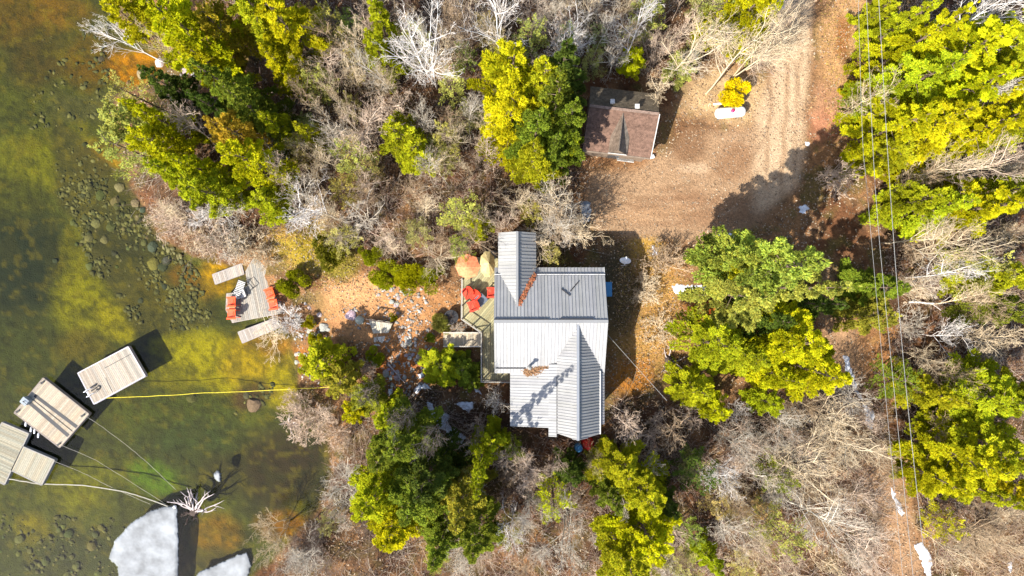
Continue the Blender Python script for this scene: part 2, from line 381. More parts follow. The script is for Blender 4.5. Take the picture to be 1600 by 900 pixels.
    ell(340, 830, 44, 34, (150, 112, 14), .85); ell(320, 870, 50, 24, (84, 74, 30), .9); ell(385, 630, 26, 20, (84, 64, 40), .9)
    mixc(smooth(.50, .60, fbm(GX + 210, GY + 70, 17, 5)), (70, 70, 30), .45)
    mixc(smooth(.56, .66, fbm(GX + 10, GY + 470, 8, 4)), (48, 52, 26), .5)
    mixc(smooth(.60, .70, fbm(GX + 610, GY + 170, 11, 4)), (128, 116, 28), .35)
    lake = col
    d = sdist(GX, GY, LAKE) + (fbm(GX, GY, 30) - .5) * 16
    m = smooth(-3, 3, d)[..., None]
    lake = lake * np.array([1.0, .94, 1.0]) * (0.84 + .36 * fbm(GX + 11, GY + 7, 9, 4)[..., None])
    out = land * (1 - m) + lake * 1.05 * m
    wet = (np.exp(-(d / 9.0) ** 2))[..., None] * .35
    return out * (1 - wet) + np.array(srgb(86, 62, 40)[:3]) * wet
def make_ground():
    k = S * (H - GZ) / H; V = np.stack([(GX - 800) * k, (450 - GY) * k, GZ], -1).reshape(-1, 3)
    nx, ny = GX.shape; I = np.arange(nx * ny).reshape(nx, ny)
    F = np.stack([I[:-1, :-1], I[:-1, 1:], I[1:, 1:], I[1:, :-1]], -1).reshape(-1, 4)
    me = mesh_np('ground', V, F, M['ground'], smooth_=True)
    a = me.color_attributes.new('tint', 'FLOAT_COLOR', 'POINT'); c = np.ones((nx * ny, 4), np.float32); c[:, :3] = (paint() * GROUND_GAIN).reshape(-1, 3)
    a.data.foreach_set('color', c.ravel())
    tag(link('ground', me), 'leaf-covered forest floor, dirt yard and lakebed in one sheet', 'ground', kind='structure')
GROUND_GAIN = .60
make_ground()
w = MB(); w.face([P(-60000, -60000, WATER), P(-60000, 60000, WATER), P(560, 60000, WATER), P(560, -60000, WATER)])
# water sheet is cut along a line inland; the rising bank hides the rest of it
tag(w.build('water', M['water']), 'clear shallow lake water over a green and yellow bed', 'water', kind='structure')

# ------------------------------------------------------------------ foliage prototypes
def tufts(rs, pts, dirs, size, per, flat=.6):
    """small quads round every point; returns V, F"""
    n = len(pts); k = per
    p = np.repeat(pts, k, 0); d = np.repeat(dirs, k, 0)
    a = rs.normal(size=(n * k, 3)); a[:, 2] = a[:, 2] * flat; a = a * .42 + d; a /= np.linalg.norm(a, axis=1)[:, None] + 1e-9
    b = rs.normal(size=(n * k, 3)); b[:, 2] *= .30; b -= a * (a * b).sum(1)[:, None]; b /= np.linalg.norm(b, axis=1)[:, None] + 1e-9
    s = size * (.6 + .8 * rs.rand(n * k))[:, None]
    w_ = s * .15; base = p
    V = np.stack([base - b * w_ * .4, base + a * s * .55 - b * w_, base + a * s, base + a * s * .5 + b * w_], 1).reshape(-1, 3)
    F = np.arange(len(V)).reshape(-1, 4)
    return V, F, np.repeat(np.arange(n), k)
def conifer(seed, h=10., r=2.4, limbs=60, per_limb=46, size=.26, per=4, style='pine', low=.12):
    rs = np.random.RandomState(seed); pts = []; dirs = []; tint = []; lobes = rs.rand(7)
    trunk = MB(); wob = rs.normal(size=2) * .15
    tp = [Vector((wob[0] * t * math.sin(3 * t), wob[1] * t, h * t * .97 - (0.5 if t == 0 else 0))) for t in np.linspace(0, 1, 8)]
    trunk.tube(tp, [h * .016 * (1 - .92 * t) + .012 for t in np.linspace(0, 1, 8)], 7)
    for i in range(limbs):
        t = low + (1 - low) * (i + rs.rand()) / limbs; z = h * t; ang = i * 2.399 + rs.normal() * .35
        if style == 'pine': prof = (max(0, 1 - (t - .3) / .72) ** .72 if t > .3 else .8 + .2 * t / .3) * 1.08; up = .12
        elif style == 'cone': prof = (1 - t) ** .85 * 1.05 + .05; up = -.12
        else: prof = math.sqrt(max(0, 1 - ((t - .35) / .68) ** 2)); up = .35
        L = max(.25, r * prof * (.5 + .75 * rs.rand()))
        du = np.array([math.cos(ang), math.sin(ang), 0]); dv = np.array([-du[1], du[0], 0])
        n = max(8, int(per_limb * L / r * (.7 + .6 * rs.rand())))
        nb = max(3, int(L / .30)); ub = .22 + .78 * (rs.randint(0, nb, n) + .5) / nb; sg = np.where(rs.rand(n) < .5, -1., 1.); main = rs.rand(n) < .36
        w_ = np.sqrt(rs.rand(n)); bl = (.30 * (1.15 - ub) + .07) * (.8 + .5 * lobes[i % 7])
        u = np.where(main, .2 + .85 * w_, ub + bl * w_ * .72) ; v = np.where(main, 0, sg * bl * w_ * .62)
        u = u + rs.normal(size=n) * .018; v = v + rs.normal(size=n) * .018
        zz = z + L * u * up + rs.normal(size=n) * .05 * (1 if style != 'oval' else 2.5) - (u ** 2) * L * .12 - np.abs(v) * L * .18
        q = du * (L * u)[:, None] + dv * (L * v)[:, None]; q[:, 2] += zz
        pts.append(q); dd = du * np.where(main, 1., .75)[:, None] + dv * (np.where(main, 0, sg * .6))[:, None] + np.array([0, 0, .22]); dirs.append(dd)
        lt = .55 + .75 * rs.rand(); tint.append(lt * (.75 + .35 * rs.rand(n) + .22 * w_))
        if i % 2 == 0: trunk.tube([(0, 0, z), tuple(du * L * .5 + np.array([0, 0, z + L * .5 * up])), tuple(du * L * .9 + np.array([0, 0, z + L * .9 * up - L * .1]))], [.035, .022, .008], 4, cap=False)
    # leader
    n = 14; q = rs.normal(size=(n, 3)) * np.array([.15, .15, .3]); q[:, 2] += h * .97; pts.append(q); dirs.append(np.tile([0, 0, 1.], (n, 1))); tint.append(np.full(n, 1.1))
    pts = np.concatenate(pts); dirs = np.concatenate(dirs); tint = np.concatenate(tint)
    V, F, idx = tufts(rs, pts, dirs, size, per)
    tt = tint[idx] * (.85 + .3 * rs.rand(len(idx))); warm = rs.rand(len(idx)) * .3 - .15
    cols = np.stack([tt * (1 + warm), tt, tt * (1 - warm)], 1)
    crown = mesh_np('crown', V, F, M['foliage'], cols)
    tr = trunk.build('trunk', M['bark']); tme = tr.data; bpy.data.objects.remove(tr)
    return dict(h=h, r=r, trunk=tme, crown=crown)
CON = {
 'pine': [conifer(11, 12, 2.8, 62, 220, .21, 6, 'pine', .2), conifer(12, 12, 2.8, 54, 240, .22, 6, 'pine', .2), conifer(13, 12, 2.8, 70, 200, .20, 6, 'pine', .2), conifer(14, 12, 2.8, 60, 220, .21, 6, 'cone', .15)],
 'cedar': [conifer(21, 8, 1.8, 66, 130, .16, 6, 'oval', .06), conifer(22, 8, 1.8, 58, 150, .17, 6, 'oval', .06)],
 'cone': [conifer(31, 10, 2.4, 80, 160, .19, 6, 'cone', .08), conifer(32, 10, 2.4, 70, 180, .195, 6, 'cone', .08)],
 'loose': [conifer(41, 7, 1.8, 36, 62, .14, 4, 'oval', .1), conifer(42, 7, 1.8, 42, 54, .14, 4, 'oval', .1)],
}
def shrub_proto(seed, r=1., h=1.0, n=3200, size=.105):
    rs = np.random.RandomState(seed); m = 9
    cc = rs.normal(size=(m, 3)) * np.array([.42, .42, .16]) * r; cc[:, 2] = np.abs(cc[:, 2]) + h * .45
    w_ = rs.randint(0, m, n); d = rs.normal(size=(n, 3)); d /= np.linalg.norm(d, axis=1)[:, None]; d[:, 2] = np.abs(d[:, 2])
    rad = (.30 + .25 * rs.rand(m)) * r; q = cc[w_] + d * (rad[w_] * (.6 + .45 * rs.rand(n)))[:, None]
    V, F, idx = tufts(rs, q, d + [0, 0, .3], size * 1.2, 5); t = (.75 + .5 * rs.rand(m))[w_] * (.8 + .4 * rs.rand(n)); t = t[idx]
    st = MB()
    for k in range(m): st.tube([(0, 0, -.15), tuple(cc[k] * .5), tuple(cc[k])], [.03, .02, .01], 4)
    so_ = st.build('stem', M['bark']); sm = so_.data; bpy.data.objects.remove(so_)
    return dict(h=h, r=r, trunk=sm, crown=mesh_np('foliage', V, F, M['foliage'], np.stack([t * 1.03, t, t * .95], 1)))
CON['shrub'] = [shrub_proto(51), shrub_proto(52), shrub_proto(53, n=2600)]

def segs_mesh(name, A, B, ra, rb, cols, mat, n=3):
    A = np.asarray(A); B = np.asarray(B); ra = np.asarray(ra); rb = np.asarray(rb); N = len(A)
    d = B - A; d /= np.linalg.norm(d, axis=1)[:, None] + 1e-9
    up = np.where(np.abs(d[:, 2:3]) > .9, [[1., 0, 0]], [[0, 0, 1.]]); u = np.cross(d, up); u /= np.linalg.norm(u, axis=1)[:, None] + 1e-9; v = np.cross(d, u)
    V = []
    for C0, rr in ((A, ra), (B, rb)):
        for q in range(n):
            a = 2 * math.pi * q / n; V.append(C0 + (u * math.cos(a) + v * math.sin(a)) * rr[:, None])
    V = np.stack(V, 1).reshape(-1, 3); base = (np.arange(N) * 2 * n)[:, None]
    F = np.concatenate([base + np.array([[q, (q + 1) % n, (q + 1) % n + n, q + n]]) for q in range(n)], 1).reshape(-1, 4)
    return mesh_np(name, V, F, mat, np.repeat(cols, n, 0))
def grow(rs, p, d, L, r, lvl, maxl, out, nsub, up=.12, curl=.22):
    n = (6, 4, 3, 2, 1)[lvl]; step = L / n; pos = [p]; dirs = []; rr = r
    for k in range(n):
        d = d + rs.normal(size=3) * curl * (.55 if lvl == 0 else 1) + np.array([0, 0, up if lvl else .05]); d /= np.linalg.norm(d)
        q = p + d * step; r1 = r * (1 - .75 * (k + 1) / n) + .006
        out.append((p, q, rr, r1, lvl)); p = q; rr = r1; pos.append(p); dirs.append(d)
    if lvl >= maxl: return
    m = nsub[lvl]
    for j in range(m):
        t = (.32 if lvl == 0 else .15) + (.98 - (.32 if lvl == 0 else .15)) * (j + rs.rand()) / m; f = t * n; i = min(int(f), n - 1)
        q = pos[i] + (pos[i + 1] - pos[i]) * (f - i); dd = dirs[i]
        side = rs.normal(size=3); side -= dd * side.dot(dd); side /= np.linalg.norm(side)
        ang = R(38 + 24 * rs.rand()); nd = dd * math.cos(ang) + side * math.sin(ang)
        k = ((.52, .50, .48, .5)[lvl]) * (1.25 - .75 * t if lvl == 0 else 1.1 - .5 * t) * (.75 + .5 * rs.rand())
        grow(rs, q, nd, L * k, max(.011, r * .46 * (1.15 - .6 * t)), lvl + 1, maxl, out, nsub, up, curl)
def bare(seed, h=10., r0=.11, nsub=(16, 6, 5, 3), maxl=4, stems=1, up=.10, curl=.2, spread=0.0, cut=1):
    rs = np.random.RandomState(seed); out = []
    for s_ in range(stems):
        a = rs.rand() * 6.28; sp = spread * (.5 + .7 * rs.rand())
        d = np.array([math.cos(a) * sp, math.sin(a) * sp, 1.]); d /= np.linalg.norm(d)
        grow(rs, np.array([0, 0, -.35]) + rs.normal(size=3) * [.12, .12, 0] * (stems > 1), d, h * (.75 + .3 * rs.rand() if stems > 1 else 1), r0, 0, maxl, out, nsub, up, curl)
    A = np.array([o[0] for o in out]); B = np.array([o[1] for o in out]); ra = np.array([o[2] for o in out]); rb = np.array([o[3] for o in out]); lv = np.array([o[4] for o in out])
    t = np.where(lv <= 1, 1.0, .92) * (.75 + .5 * rs.rand(len(A))); w_ = (rs.rand(len(A)) - .5) * .12 + .03 * (lv > 1)
    cols = np.stack([t * (1 + w_), t, t * (1 - w_)], 1)
    k = lv <= cut - (stems > 1 and cut > 0) * 0
    tm = segs_mesh('trunk', A[k], B[k], ra[k], rb[k], cols[k], M['twig'], 5); bm_ = segs_mesh('branches', A[~k], B[~k], ra[~k], rb[~k], cols[~k], M['twig'], 3)
    zmax = B[:, 2].max(); rmax = np.percentile(np.hypot(B[:, 0], B[:, 1]), 97)
    return dict(h=zmax, r=rmax, trunk=tm, crown=bm_, n=len(A))
BARE = {
 'birch': [bare(61, 12, .15, (13, 6, 4, 2), 4, 1, .12, .13), bare(62, 12, .14, (12, 6, 4, 2), 4, 1, .13, .15), bare(63, 12, .13, (12, 6, 4, 2), 4, 2, .12, .13, .18), bare(68, 12, .14, (10, 7, 4, 2), 4, 1, .16, .12)],
 'tree': [bare(64, 8, .10, (14, 6, 4, 2), 4, 1, .10, .18), bare(65, 8, .095, (13, 6, 4, 2), 4, 1, .07, .2), bare(66, 8, .085, (12, 5, 4, 2), 4, 2, .10, .17, .3), bare(67, 7, .075, (10, 5, 4, 2), 4, 3, .10, .17, .4), bare(69, 8, .09, (15, 5, 4, 2), 4, 1, .02, .2)],
 'shrub': [bare(71, 2.6, .034, (6, 4, 3), 3, 13, .05, .16, .8, 0), bare(72, 2.6, .032, (6, 4, 3), 3, 15, .04, .18, .9, 0), bare(73, 2.4, .032, (6, 4, 3), 3, 14, .02, .18, 1.1, 0)],
}
print('bare seg counts', {k: [b['n'] for b in v] for k, v in BARE.items()})

def place(proto, x, y, rad, hh, name, label, cat, group, color, names=('trunk', 'crown'), tcol=None, rs=random, lean=0):
    z = float(ground_at(x, y)); s = rad / proto['r']; sz = hh / proto['h']
    e = empty(name, (x, y, z), rs.random() * 6.28, label, cat, group, (s, s, sz))
    if lean: e.rotation_euler = (rs.uniform(-lean, lean), rs.uniform(-lean, lean), e.rotation_euler[2])
    a = link(names[0], proto['trunk'], e); b = link(names[1], proto['crown'], e)
    a.color = (*(tcol or color), 1); b.color = (*color, 1)
    return e
def crown_to_base(cx, cy, h, f=.62):
    z = h * f; k = S * (H - z) / H
    return (cx - 800) * k, (450 - cy) * k, k
FC = {  # foliage base colours
 'yel': (.45, .425, .009), 'yg': (.36, .375, .014), 'green': (.18, .225, .022), 'dark': (.09, .13, .02), 'amber': (.42, .31, .025), 'pale': (.38, .38, .085), 'blue': (.34, .37, .055), 'olive': (.30, .28, .03), 'gold': (.80, .66, .01)}
def jitb(c, a=.12):
    k = 1 + random.uniform(-a, a); return tuple(v * k for v in c)
def jit(c, a=.12):
    return tuple(max(0, k * (1 + random.uniform(-a, a))) for k in c)
CONIFERS = [
 # cx, cy, r(px), h(m), style, colour, label
 (190, 18, 26, 7, 'cedar', 'yel', 'small yellow-green cedar overhanging the water at the top of the shoreline'),
 (285, 38, 46, 13, 'pine', 'yel', 'bright yellow pine, big and round, just inland of the fallen shoreline birch'),
 (348, 50, 28, 9, 'cedar', 'amber', 'amber-tinted cedar wedged between two bright yellow pines by the lake'),
 (318, 88, 30, 10, 'cone', 'yel', 'yellow-green conifer above the dark gap near the shore boulders'),
 (400, 18, 44, 13, 'pine', 'yg', 'green pine cut by the top edge left of the grey thicket'),
 (452, 42, 40, 12, 'pine', 'yel', 'yellow pine bordering the grey thicket near the top edge'),
 (432, 98, 26, 9, 'cone', 'yel', 'small yellow conifer at the tail of the top-left pine cluster'),
 (350, 128, 36, 12, 'pine', 'green', 'dark-green pine in the middle of the lakeside point'),
 (385, 165, 36, 11, 'cone', 'green', 'green conifer right of the purple bare tree on the point'),
 (335, 168, 24, 10, 'cone', 'dark', 'dark narrow conifer touching the purple bare tree'),
 (212, 150, 26, 8, 'loose', 'pale', 'pale loose cedar leaning over the lake on the point'),
 (203, 188, 28, 8, 'cedar', 'pale', 'pale green cedar at the westernmost tip of the point'),
 (240, 182, 26, 10, 'cone', 'yel', 'yellow conifer between the pale cedar and the purple bare tree'),
 (200, 238, 32, 8, 'loose', 'pale', 'wispy pale conifer at the southwest side of the point'),
 (245, 232, 28, 9, 'cedar', 'yel', 'yellow-green cedar below the purple bare tree'),
 (272, 272, 30, 10, 'cone', 'yg', 'green-yellow conifer beside the pale twiggy shore bushes'),
 (312, 262, 28, 11, 'cone', 'yel', 'yellow conifer at the centre of the lower point'),
 (335, 300, 28, 9, 'cedar', 'yg', 'cedar nearest above the shore dock'),
 (388, 250, 36, 12, 'pine', 'yel', 'broad yellow pine behind the shore dock'),
 (376, 208, 26, 10, 'cedar', 'amber', 'amber-green cedar among dark conifers on the point'),
 (425, 195, 26, 8, 'cone', 'yg', 'small conifer at the left border of the grey thicket'),
 (265, 135, 24, 9, 'pine', 'dark', 'dark pine added for the shaded gap over the shore boulders'),  # added tree; its dark foliage colour stands for a region of shade
 (420, 318, 24, 6, 'cedar', 'yg', 'low green cedar just up the bank from the shore dock'),
 (588, 32, 30, 10, 'cone', 'yg', 'green conifer alone in the grey thicket near the top edge'),
 (592, 78, 27, 9, 'cone', 'yg', 'green conifer directly below the lone one in the thicket'),
 (523, 38, 20, 7, 'loose', 'pale', 'thin pale conifer left of the lone thicket conifers'),
 (480, 205, 20, 8, 'cone', 'yg', 'narrow bright conifer in the left part of the thicket'),
 (498, 130, 22, 6, 'loose', 'pale', 'faint pale conifer left of the long white leaning trunk'),
 (622, 212, 28, 7, 'cedar', 'yg', 'bushy green cedar in the middle of the thicket'),
 (648, 240, 24, 6, 'cedar', 'yg', 'lower bushy cedar in the middle of the thicket'),
 (556, 246, 26, 7, 'loose', 'pale', 'pale wispy conifer in the lower thicket'),
 (705, 135, 22, 6, 'loose', 'pale', 'pale conifer beside the big white forked birch'),
 (652, 60, 20, 6, 'loose', 'pale', 'pale loose conifer by the branches of the forked birch'),
 (722, 335, 26, 6, 'loose', 'pale', 'pale conifer close northwest of the house'),
 (744, 352, 18, 5, 'cedar', 'yg', 'small green cedar touching the north wing of the house'),
 (700, 215, 22, 6, 'loose', 'pale', 'faint green conifer left of the tall yellow pines by the shed'),
 (795, 112, 46, 14, 'pine', 'yel', 'tallest yellow pine west of the shed'),
 (838, 135, 44, 14, 'pine', 'yg', 'yellow-green pine between the tallest pine and the shed'),
 (795, 172, 44, 13, 'pine', 'yel', 'yellow pine below the tallest one west of the shed'),
 (872, 160, 38, 17, 'pine', 'green', 'deep green conifer against the shed wall'),
 (886, 200, 30, 15, 'pine', 'green', 'green conifer at the southwest corner of the shed'),
 (838, 208, 36, 14, 'pine', 'green', 'green pine at the foot of the yellow pines'),
 (838, 255, 28, 13, 'pine', 'yg', 'bright conifer midway between shed and house'),
 (864, 234, 28, 13, 'pine', 'green', 'green pine whose shade falls across the left half of the shed roof'),
 (884, 222, 18, 8, 'cedar', 'yg', 'small bright cedar in front of the conifers beside the shed'),
 (885, 118, 34, 16, 'pine', 'dark', 'dark pine northwest of the shed'),
 (1168, 15, 36, 12, 'pine', 'yel', 'yellow pine at the top edge left of the driveway'),
 (1195, 35, 24, 10, 'cone', 'yel', 'yellow conifer touching the driveway at the top'),
 (1128, 18, 24, 8, 'loose', 'pale', 'pale conifer behind the long leaning birches'),
 (1012, 28, 24, 8, 'loose', 'pale', 'pale conifer at the top edge above the shed'),
 (826, 60, 22, 7, 'loose', 'pale', 'pale conifer right of the white birch at the top'),
 (990, 96, 16, 4, 'cedar', 'yel', 'tiny bright cedar behind the shed roof'),
 (1066, 104, 18, 4, 'cedar', 'pale', 'tiny pale cedar by the shed north corner'),
 (1350, 136, 17, 4, 'cedar', 'yel', 'small yellow cedar standing alone under the power lines'),
 (1368, 18, 18, 5, 'cedar', 'yg', 'small cedar at the top edge under the power lines'),
 (1445, 62, 42, 12, 'pine', 'yel', 'pine at the northwest corner of the big yellow stand'),
 (1505, 92, 54, 13, 'pine', 'yel', 'wide pine in the upper middle of the big yellow stand'),
 (1572, 62, 50, 13, 'pine', 'yg', 'pine beneath the white birch limbs in the corner'),
 (1430, 122, 44, 12, 'pine', 'yg', 'pine on the left flank of the big yellow stand'),
 (1505, 152, 54, 13, 'pine', 'yel', 'broad pine at the heart of the big yellow stand'),
 (1575, 138, 50, 13, 'pine', 'yel', 'pine at the right edge of the big yellow stand'),
 (1402, 195, 42, 11, 'pine', 'yel', 'pine nearest the power lines in the big yellow stand'),
 (1462, 200, 46, 12, 'pine', 'yel', 'pine at the bottom middle of the big yellow stand'),
 (1535, 205, 46, 12, 'pine', 'yel', 'pine at the bottom right of the big yellow stand'),
 (1382, 240, 24, 8, 'cedar', 'yg', 'small conifer at the foot of the stand beside the cables'),
 (1420, 30, 30, 10, 'cone', 'yg', 'conifer at the top edge just right of the power lines'),
 (1590, 195, 36, 12, 'pine', 'yg', 'pine cropped by the right edge below the stand'),
 (1545, 318, 50, 12, 'pine', 'yel', 'wide yellow pine between two bands of bare birches on the right'),
 (1592, 292, 34, 12, 'pine', 'yg', 'pine at the right edge above the laid-out birches'),
 (1470, 318, 42, 10, 'cone', 'yg', 'conifer left of the wide yellow pine'),
 (1430, 312, 24, 8, 'cedar', 'yg', 'small conifer next to the cables above the bare birches'),
 (1378, 448, 36, 9, 'cone', 'green', 'dark-green conifer crossed by the three cables'),
 (1360, 492, 26, 7, 'cedar', 'olive', 'olive cedar below the conifer crossed by the cables'),
 (1582, 432, 38, 11, 'cone', 'yg', 'green conifer at the middle of the right edge'),
 (1592, 482, 30, 11, 'cone', 'green', 'deep green conifer low on the right edge'),
 (1535, 425, 28, 8, 'loose', 'pale', 'pale loose conifer beside the dense white bare tree'),
 (1400, 590, 26, 5, 'loose', 'green', 'thin green sapling under the cables in mid-frame'),
 (1168, 412, 42, 15, 'pine', 'blue', 'tall fresh-green white pine nearest the driveway'),
 (1202, 415, 50, 20, 'pine', 'blue', 'tallest fresh-green pine of the cluster east of the house'),
 (1236, 448, 42, 19, 'pine', 'blue', 'fresh-green pine at the right of the east cluster'),
 (1160, 460, 46, 13, 'pine', 'blue', 'fresh-green pine in the middle of the east cluster'),
 (1140, 420, 22, 11, 'pine', 'yg', 'yellow-green pine over the strip of snow'),
 (1118, 540, 36, 11, 'pine', 'yg', 'spreading pine at the southwest of the east cluster'),
 (1160, 550, 38, 11, 'pine', 'yg', 'pine south of the shaded gap in the east cluster'),
 (1235, 535, 50, 13, 'pine', 'yel', 'large yellow pine at the south of the east cluster'),
 (1268, 572, 42, 12, 'pine', 'yel', 'yellow pine at the edge of the snowy track'),
 (1205, 505, 34, 11, 'cone', 'dark', 'dark pine deep in the east cluster'),
 (1272, 478, 32, 11, 'cone', 'dark', 'dark conifer at the right flank of the east cluster'),
 (1215, 585, 30, 10, 'cone', 'yel', 'yellow conifer below the large yellow pine'),
 (1092, 612, 32, 8, 'cone', 'yg', 'bright conifer by the fallen white trunk'),
 (1118, 636, 20, 6, 'cedar', 'yel', 'yellow cedar tip below the fallen white trunk'),
 (1196, 628, 18, 6, 'cedar', 'yg', 'small green cedar between the pines and golden bank'),
 (505, 568, 28, 5, 'cedar', 'yg', 'rounded cedar on the rocky bank below the shore dock'),
 (535, 592, 22, 5, 'cedar', 'olive', 'olive cedar where the yellow rope comes ashore'),
 (573, 622, 22, 6, 'cedar', 'olive', 'olive cedar just inland of the yellow rope'),
 (552, 640, 16, 5, 'cedar', 'yel', 'slim yellow cedar at the shore beside the purple shrubs'),
 (600, 655, 26, 8, 'cone', 'yg', 'bright conifer at the top corner of the dark grove'),
 (626, 690, 40, 12, 'pine', 'green', 'big dark pine at the heart of the lower grove'),
 (672, 748, 38, 12, 'pine', 'dark', 'darkest pine of the lower grove next to the snow patch'),
 (600, 705, 36, 11, 'pine', 'green', 'green pine at the lakeside of the lower grove'),
 (655, 775, 46, 12, 'pine', 'green', 'green pine in the south of the lower grove'),
 (590, 775, 40, 11, 'pine', 'yg', 'yellow-green pine at the shore of the lower grove'),
 (615, 828, 34, 10, 'pine', 'yel', 'yellow pine at the bottom left of the lower grove'),
 (718, 790, 42, 12, 'pine', 'olive', 'olive pine at the bottom right of the lower grove'),
 (748, 738, 22, 15, 'cone', 'yg', 'bright narrow conifer at the right of the lower grove'),
 (745, 835, 36, 11, 'pine', 'green', 'green pine by the bottom edge left of centre'),
 (768, 690, 22, 5, 'cedar', 'yg', 'bright cedar near the roof corner beside the bare round bush'),
 (800, 700, 16, 5, 'loose', 'green', 'dark small sapling below the roof of the house'),
 (690, 850, 34, 10, 'cone', 'green', 'green conifer at the bottom edge beside the olive pine'),
 (690, 570, 26, 2.4, 'cedar', 'yg', 'bright cedar shrub in the garden below the deck steps'),
 (722, 576, 20, 2.2, 'cedar', 'green', 'green cedar shrub between the steps garden and the deck'),
 (738, 598, 12, 1.8, 'cedar', 'green', 'small green cedar beside the deck corner'),
 (952, 724, 22, 6, 'cone', 'yg', 'bright conifer right below the red covered heap'),
 (973, 735, 34, 9, 'pine', 'yg', 'yellow-green pine below the southeast roof corner'),
 (1003, 772, 36, 10, 'pine', 'yg', 'pine with long bright fronds below the house'),
 (955, 780, 28, 9, 'pine', 'green', 'dark-green pine left of the frond pine'),
 (1012, 838, 42, 11, 'pine', 'yel', 'yellow pine at the bottom middle'),
 (980, 880, 40, 11, 'pine', 'yg', 'pine cut by the bottom edge at the middle'),
 (1045, 790, 22, 8, 'cone', 'dark', 'dark conifer right of the yellow bottom pines'),
 (1117, 882, 22, 7, 'cone', 'yg', 'small bright conifer alone at the bottom edge'),
 (868, 782, 26, 6, 'loose', 'yg', 'loose green conifer among bare trees below the house'),
 (895, 745, 24, 7, 'cone', 'dark', 'dark conifer under the south eave of the house'),
 (1092, 740, 26, 7, 'loose', 'dark', 'dark loose conifer in the lower brown thicket'),
 (1212, 742, 22, 7, 'loose', 'green', 'faint green conifer in the lower right thicket'),
 (1216, 832, 30, 8, 'loose', 'pale', 'pale green conifer near the bottom in the lower right thicket'),
 (1470, 618, 32, 9, 'cone', 'yg', 'conifer right of the cables at the top of the lower right stand'),
 (1545, 625, 46, 10, 'pine', 'yg', 'wide pine at the top of the lower right stand'),
 (1595, 612, 32, 10, 'pine', 'yg', 'pine at the right edge above the lower right stand'),
 (1505, 722, 46, 11, 'pine', 'yel', 'yellow pine in the middle of the lower right stand'),
 (1462, 745, 28, 9, 'pine', 'yel', 'yellow pine nearest the cables in the lower right stand'),
 (1556, 700, 46, 12, 'pine', 'yg', 'pine at the core of the lower right stand'),
 (1590, 762, 34, 11, 'pine', 'yel', 'yellow pine at the right edge of the lower right stand'),
 (1548, 775, 28, 10, 'cone', 'yg', 'conifer at the foot of the lower right stand'),
 (1478, 822, 20, 5, 'loose', 'yel', 'sparse yellow sapling beside the white snow strip'),
]
for i, (cx, cy, r, h, st, colr, lab) in enumerate(CONIFERS):
    x, y, k = crown_to_base(cx, cy, h); pr = CON[st][i % len(CON[st])]
    nm = {'pine': 'pine_tree', 'cedar': 'cedar_tree', 'cone': 'hemlock_tree', 'loose': 'young_cedar'}[st]
    place(pr, x, y, r * k * 1.22, h, nm, lab, 'tree', None, jit(FC[colr], .07), tcol=(1, 1, 1), lean=.03)
SHRUBS = [(456, 446, 18, 1.8, 'yg', 'round clipped-looking green shrub at the right side of the shore dock'),
 (516, 392, 22, 2.4, 'olive', 'dark olive shrub on the yellow grass bank'), (578, 405, 14, 1.2, 'yg', 'first green shrub of the hedge from the lake side'),
 (600, 432, 19, 1.2, 'yg', 'second green shrub of the hedge from the lake side'), (638, 436, 20, 1.2, 'yel', 'third and lowest shrub of the hedge from the lake side'),
 (668, 430, 17, 1.2, 'yg', 'green hedge shrub closest to the orange parasol'), (1144, 150, 18, 1.5, 'gold', 'golden yellow bush behind the white propane tank'),
 (686, 500, 10, .8, 'pale', 'pale green shrub beside the dark tub at the deck'), (617, 497, 6, .5, 'yg', 'little green plant by the stone landing'),
 (588, 560, 12, .8, 'yg', 'small green plant below the flagstone'), (672, 528, 7, .6, 'green', 'tiny green plant left of the deck steps'),
 (485, 508, 9, .8, 'yel', 'yellowish plant on the rocky bank'), (492, 530, 10, .9, 'yel', 'low yellow plant at the water under the bank'),
 (690, 508, 12, .9, 'pale', 'pale shrub in the bed above the deck steps')]
for i, (cx, cy, r, h, colr, lab) in enumerate(SHRUBS):
    z0 = float(gz(cx, cy)); q = P(cx, cy, z0 + h * .6)
    place(CON['shrub'][i % 3], q.x, q.y, r * S * 1.1, h, 'evergreen_shrub' if colr != 'gold' else 'golden_bush', lab, 'shrub', None, jit(FC[colr], .05), names=('stem', 'foliage'), tcol=(1, 1, 1))

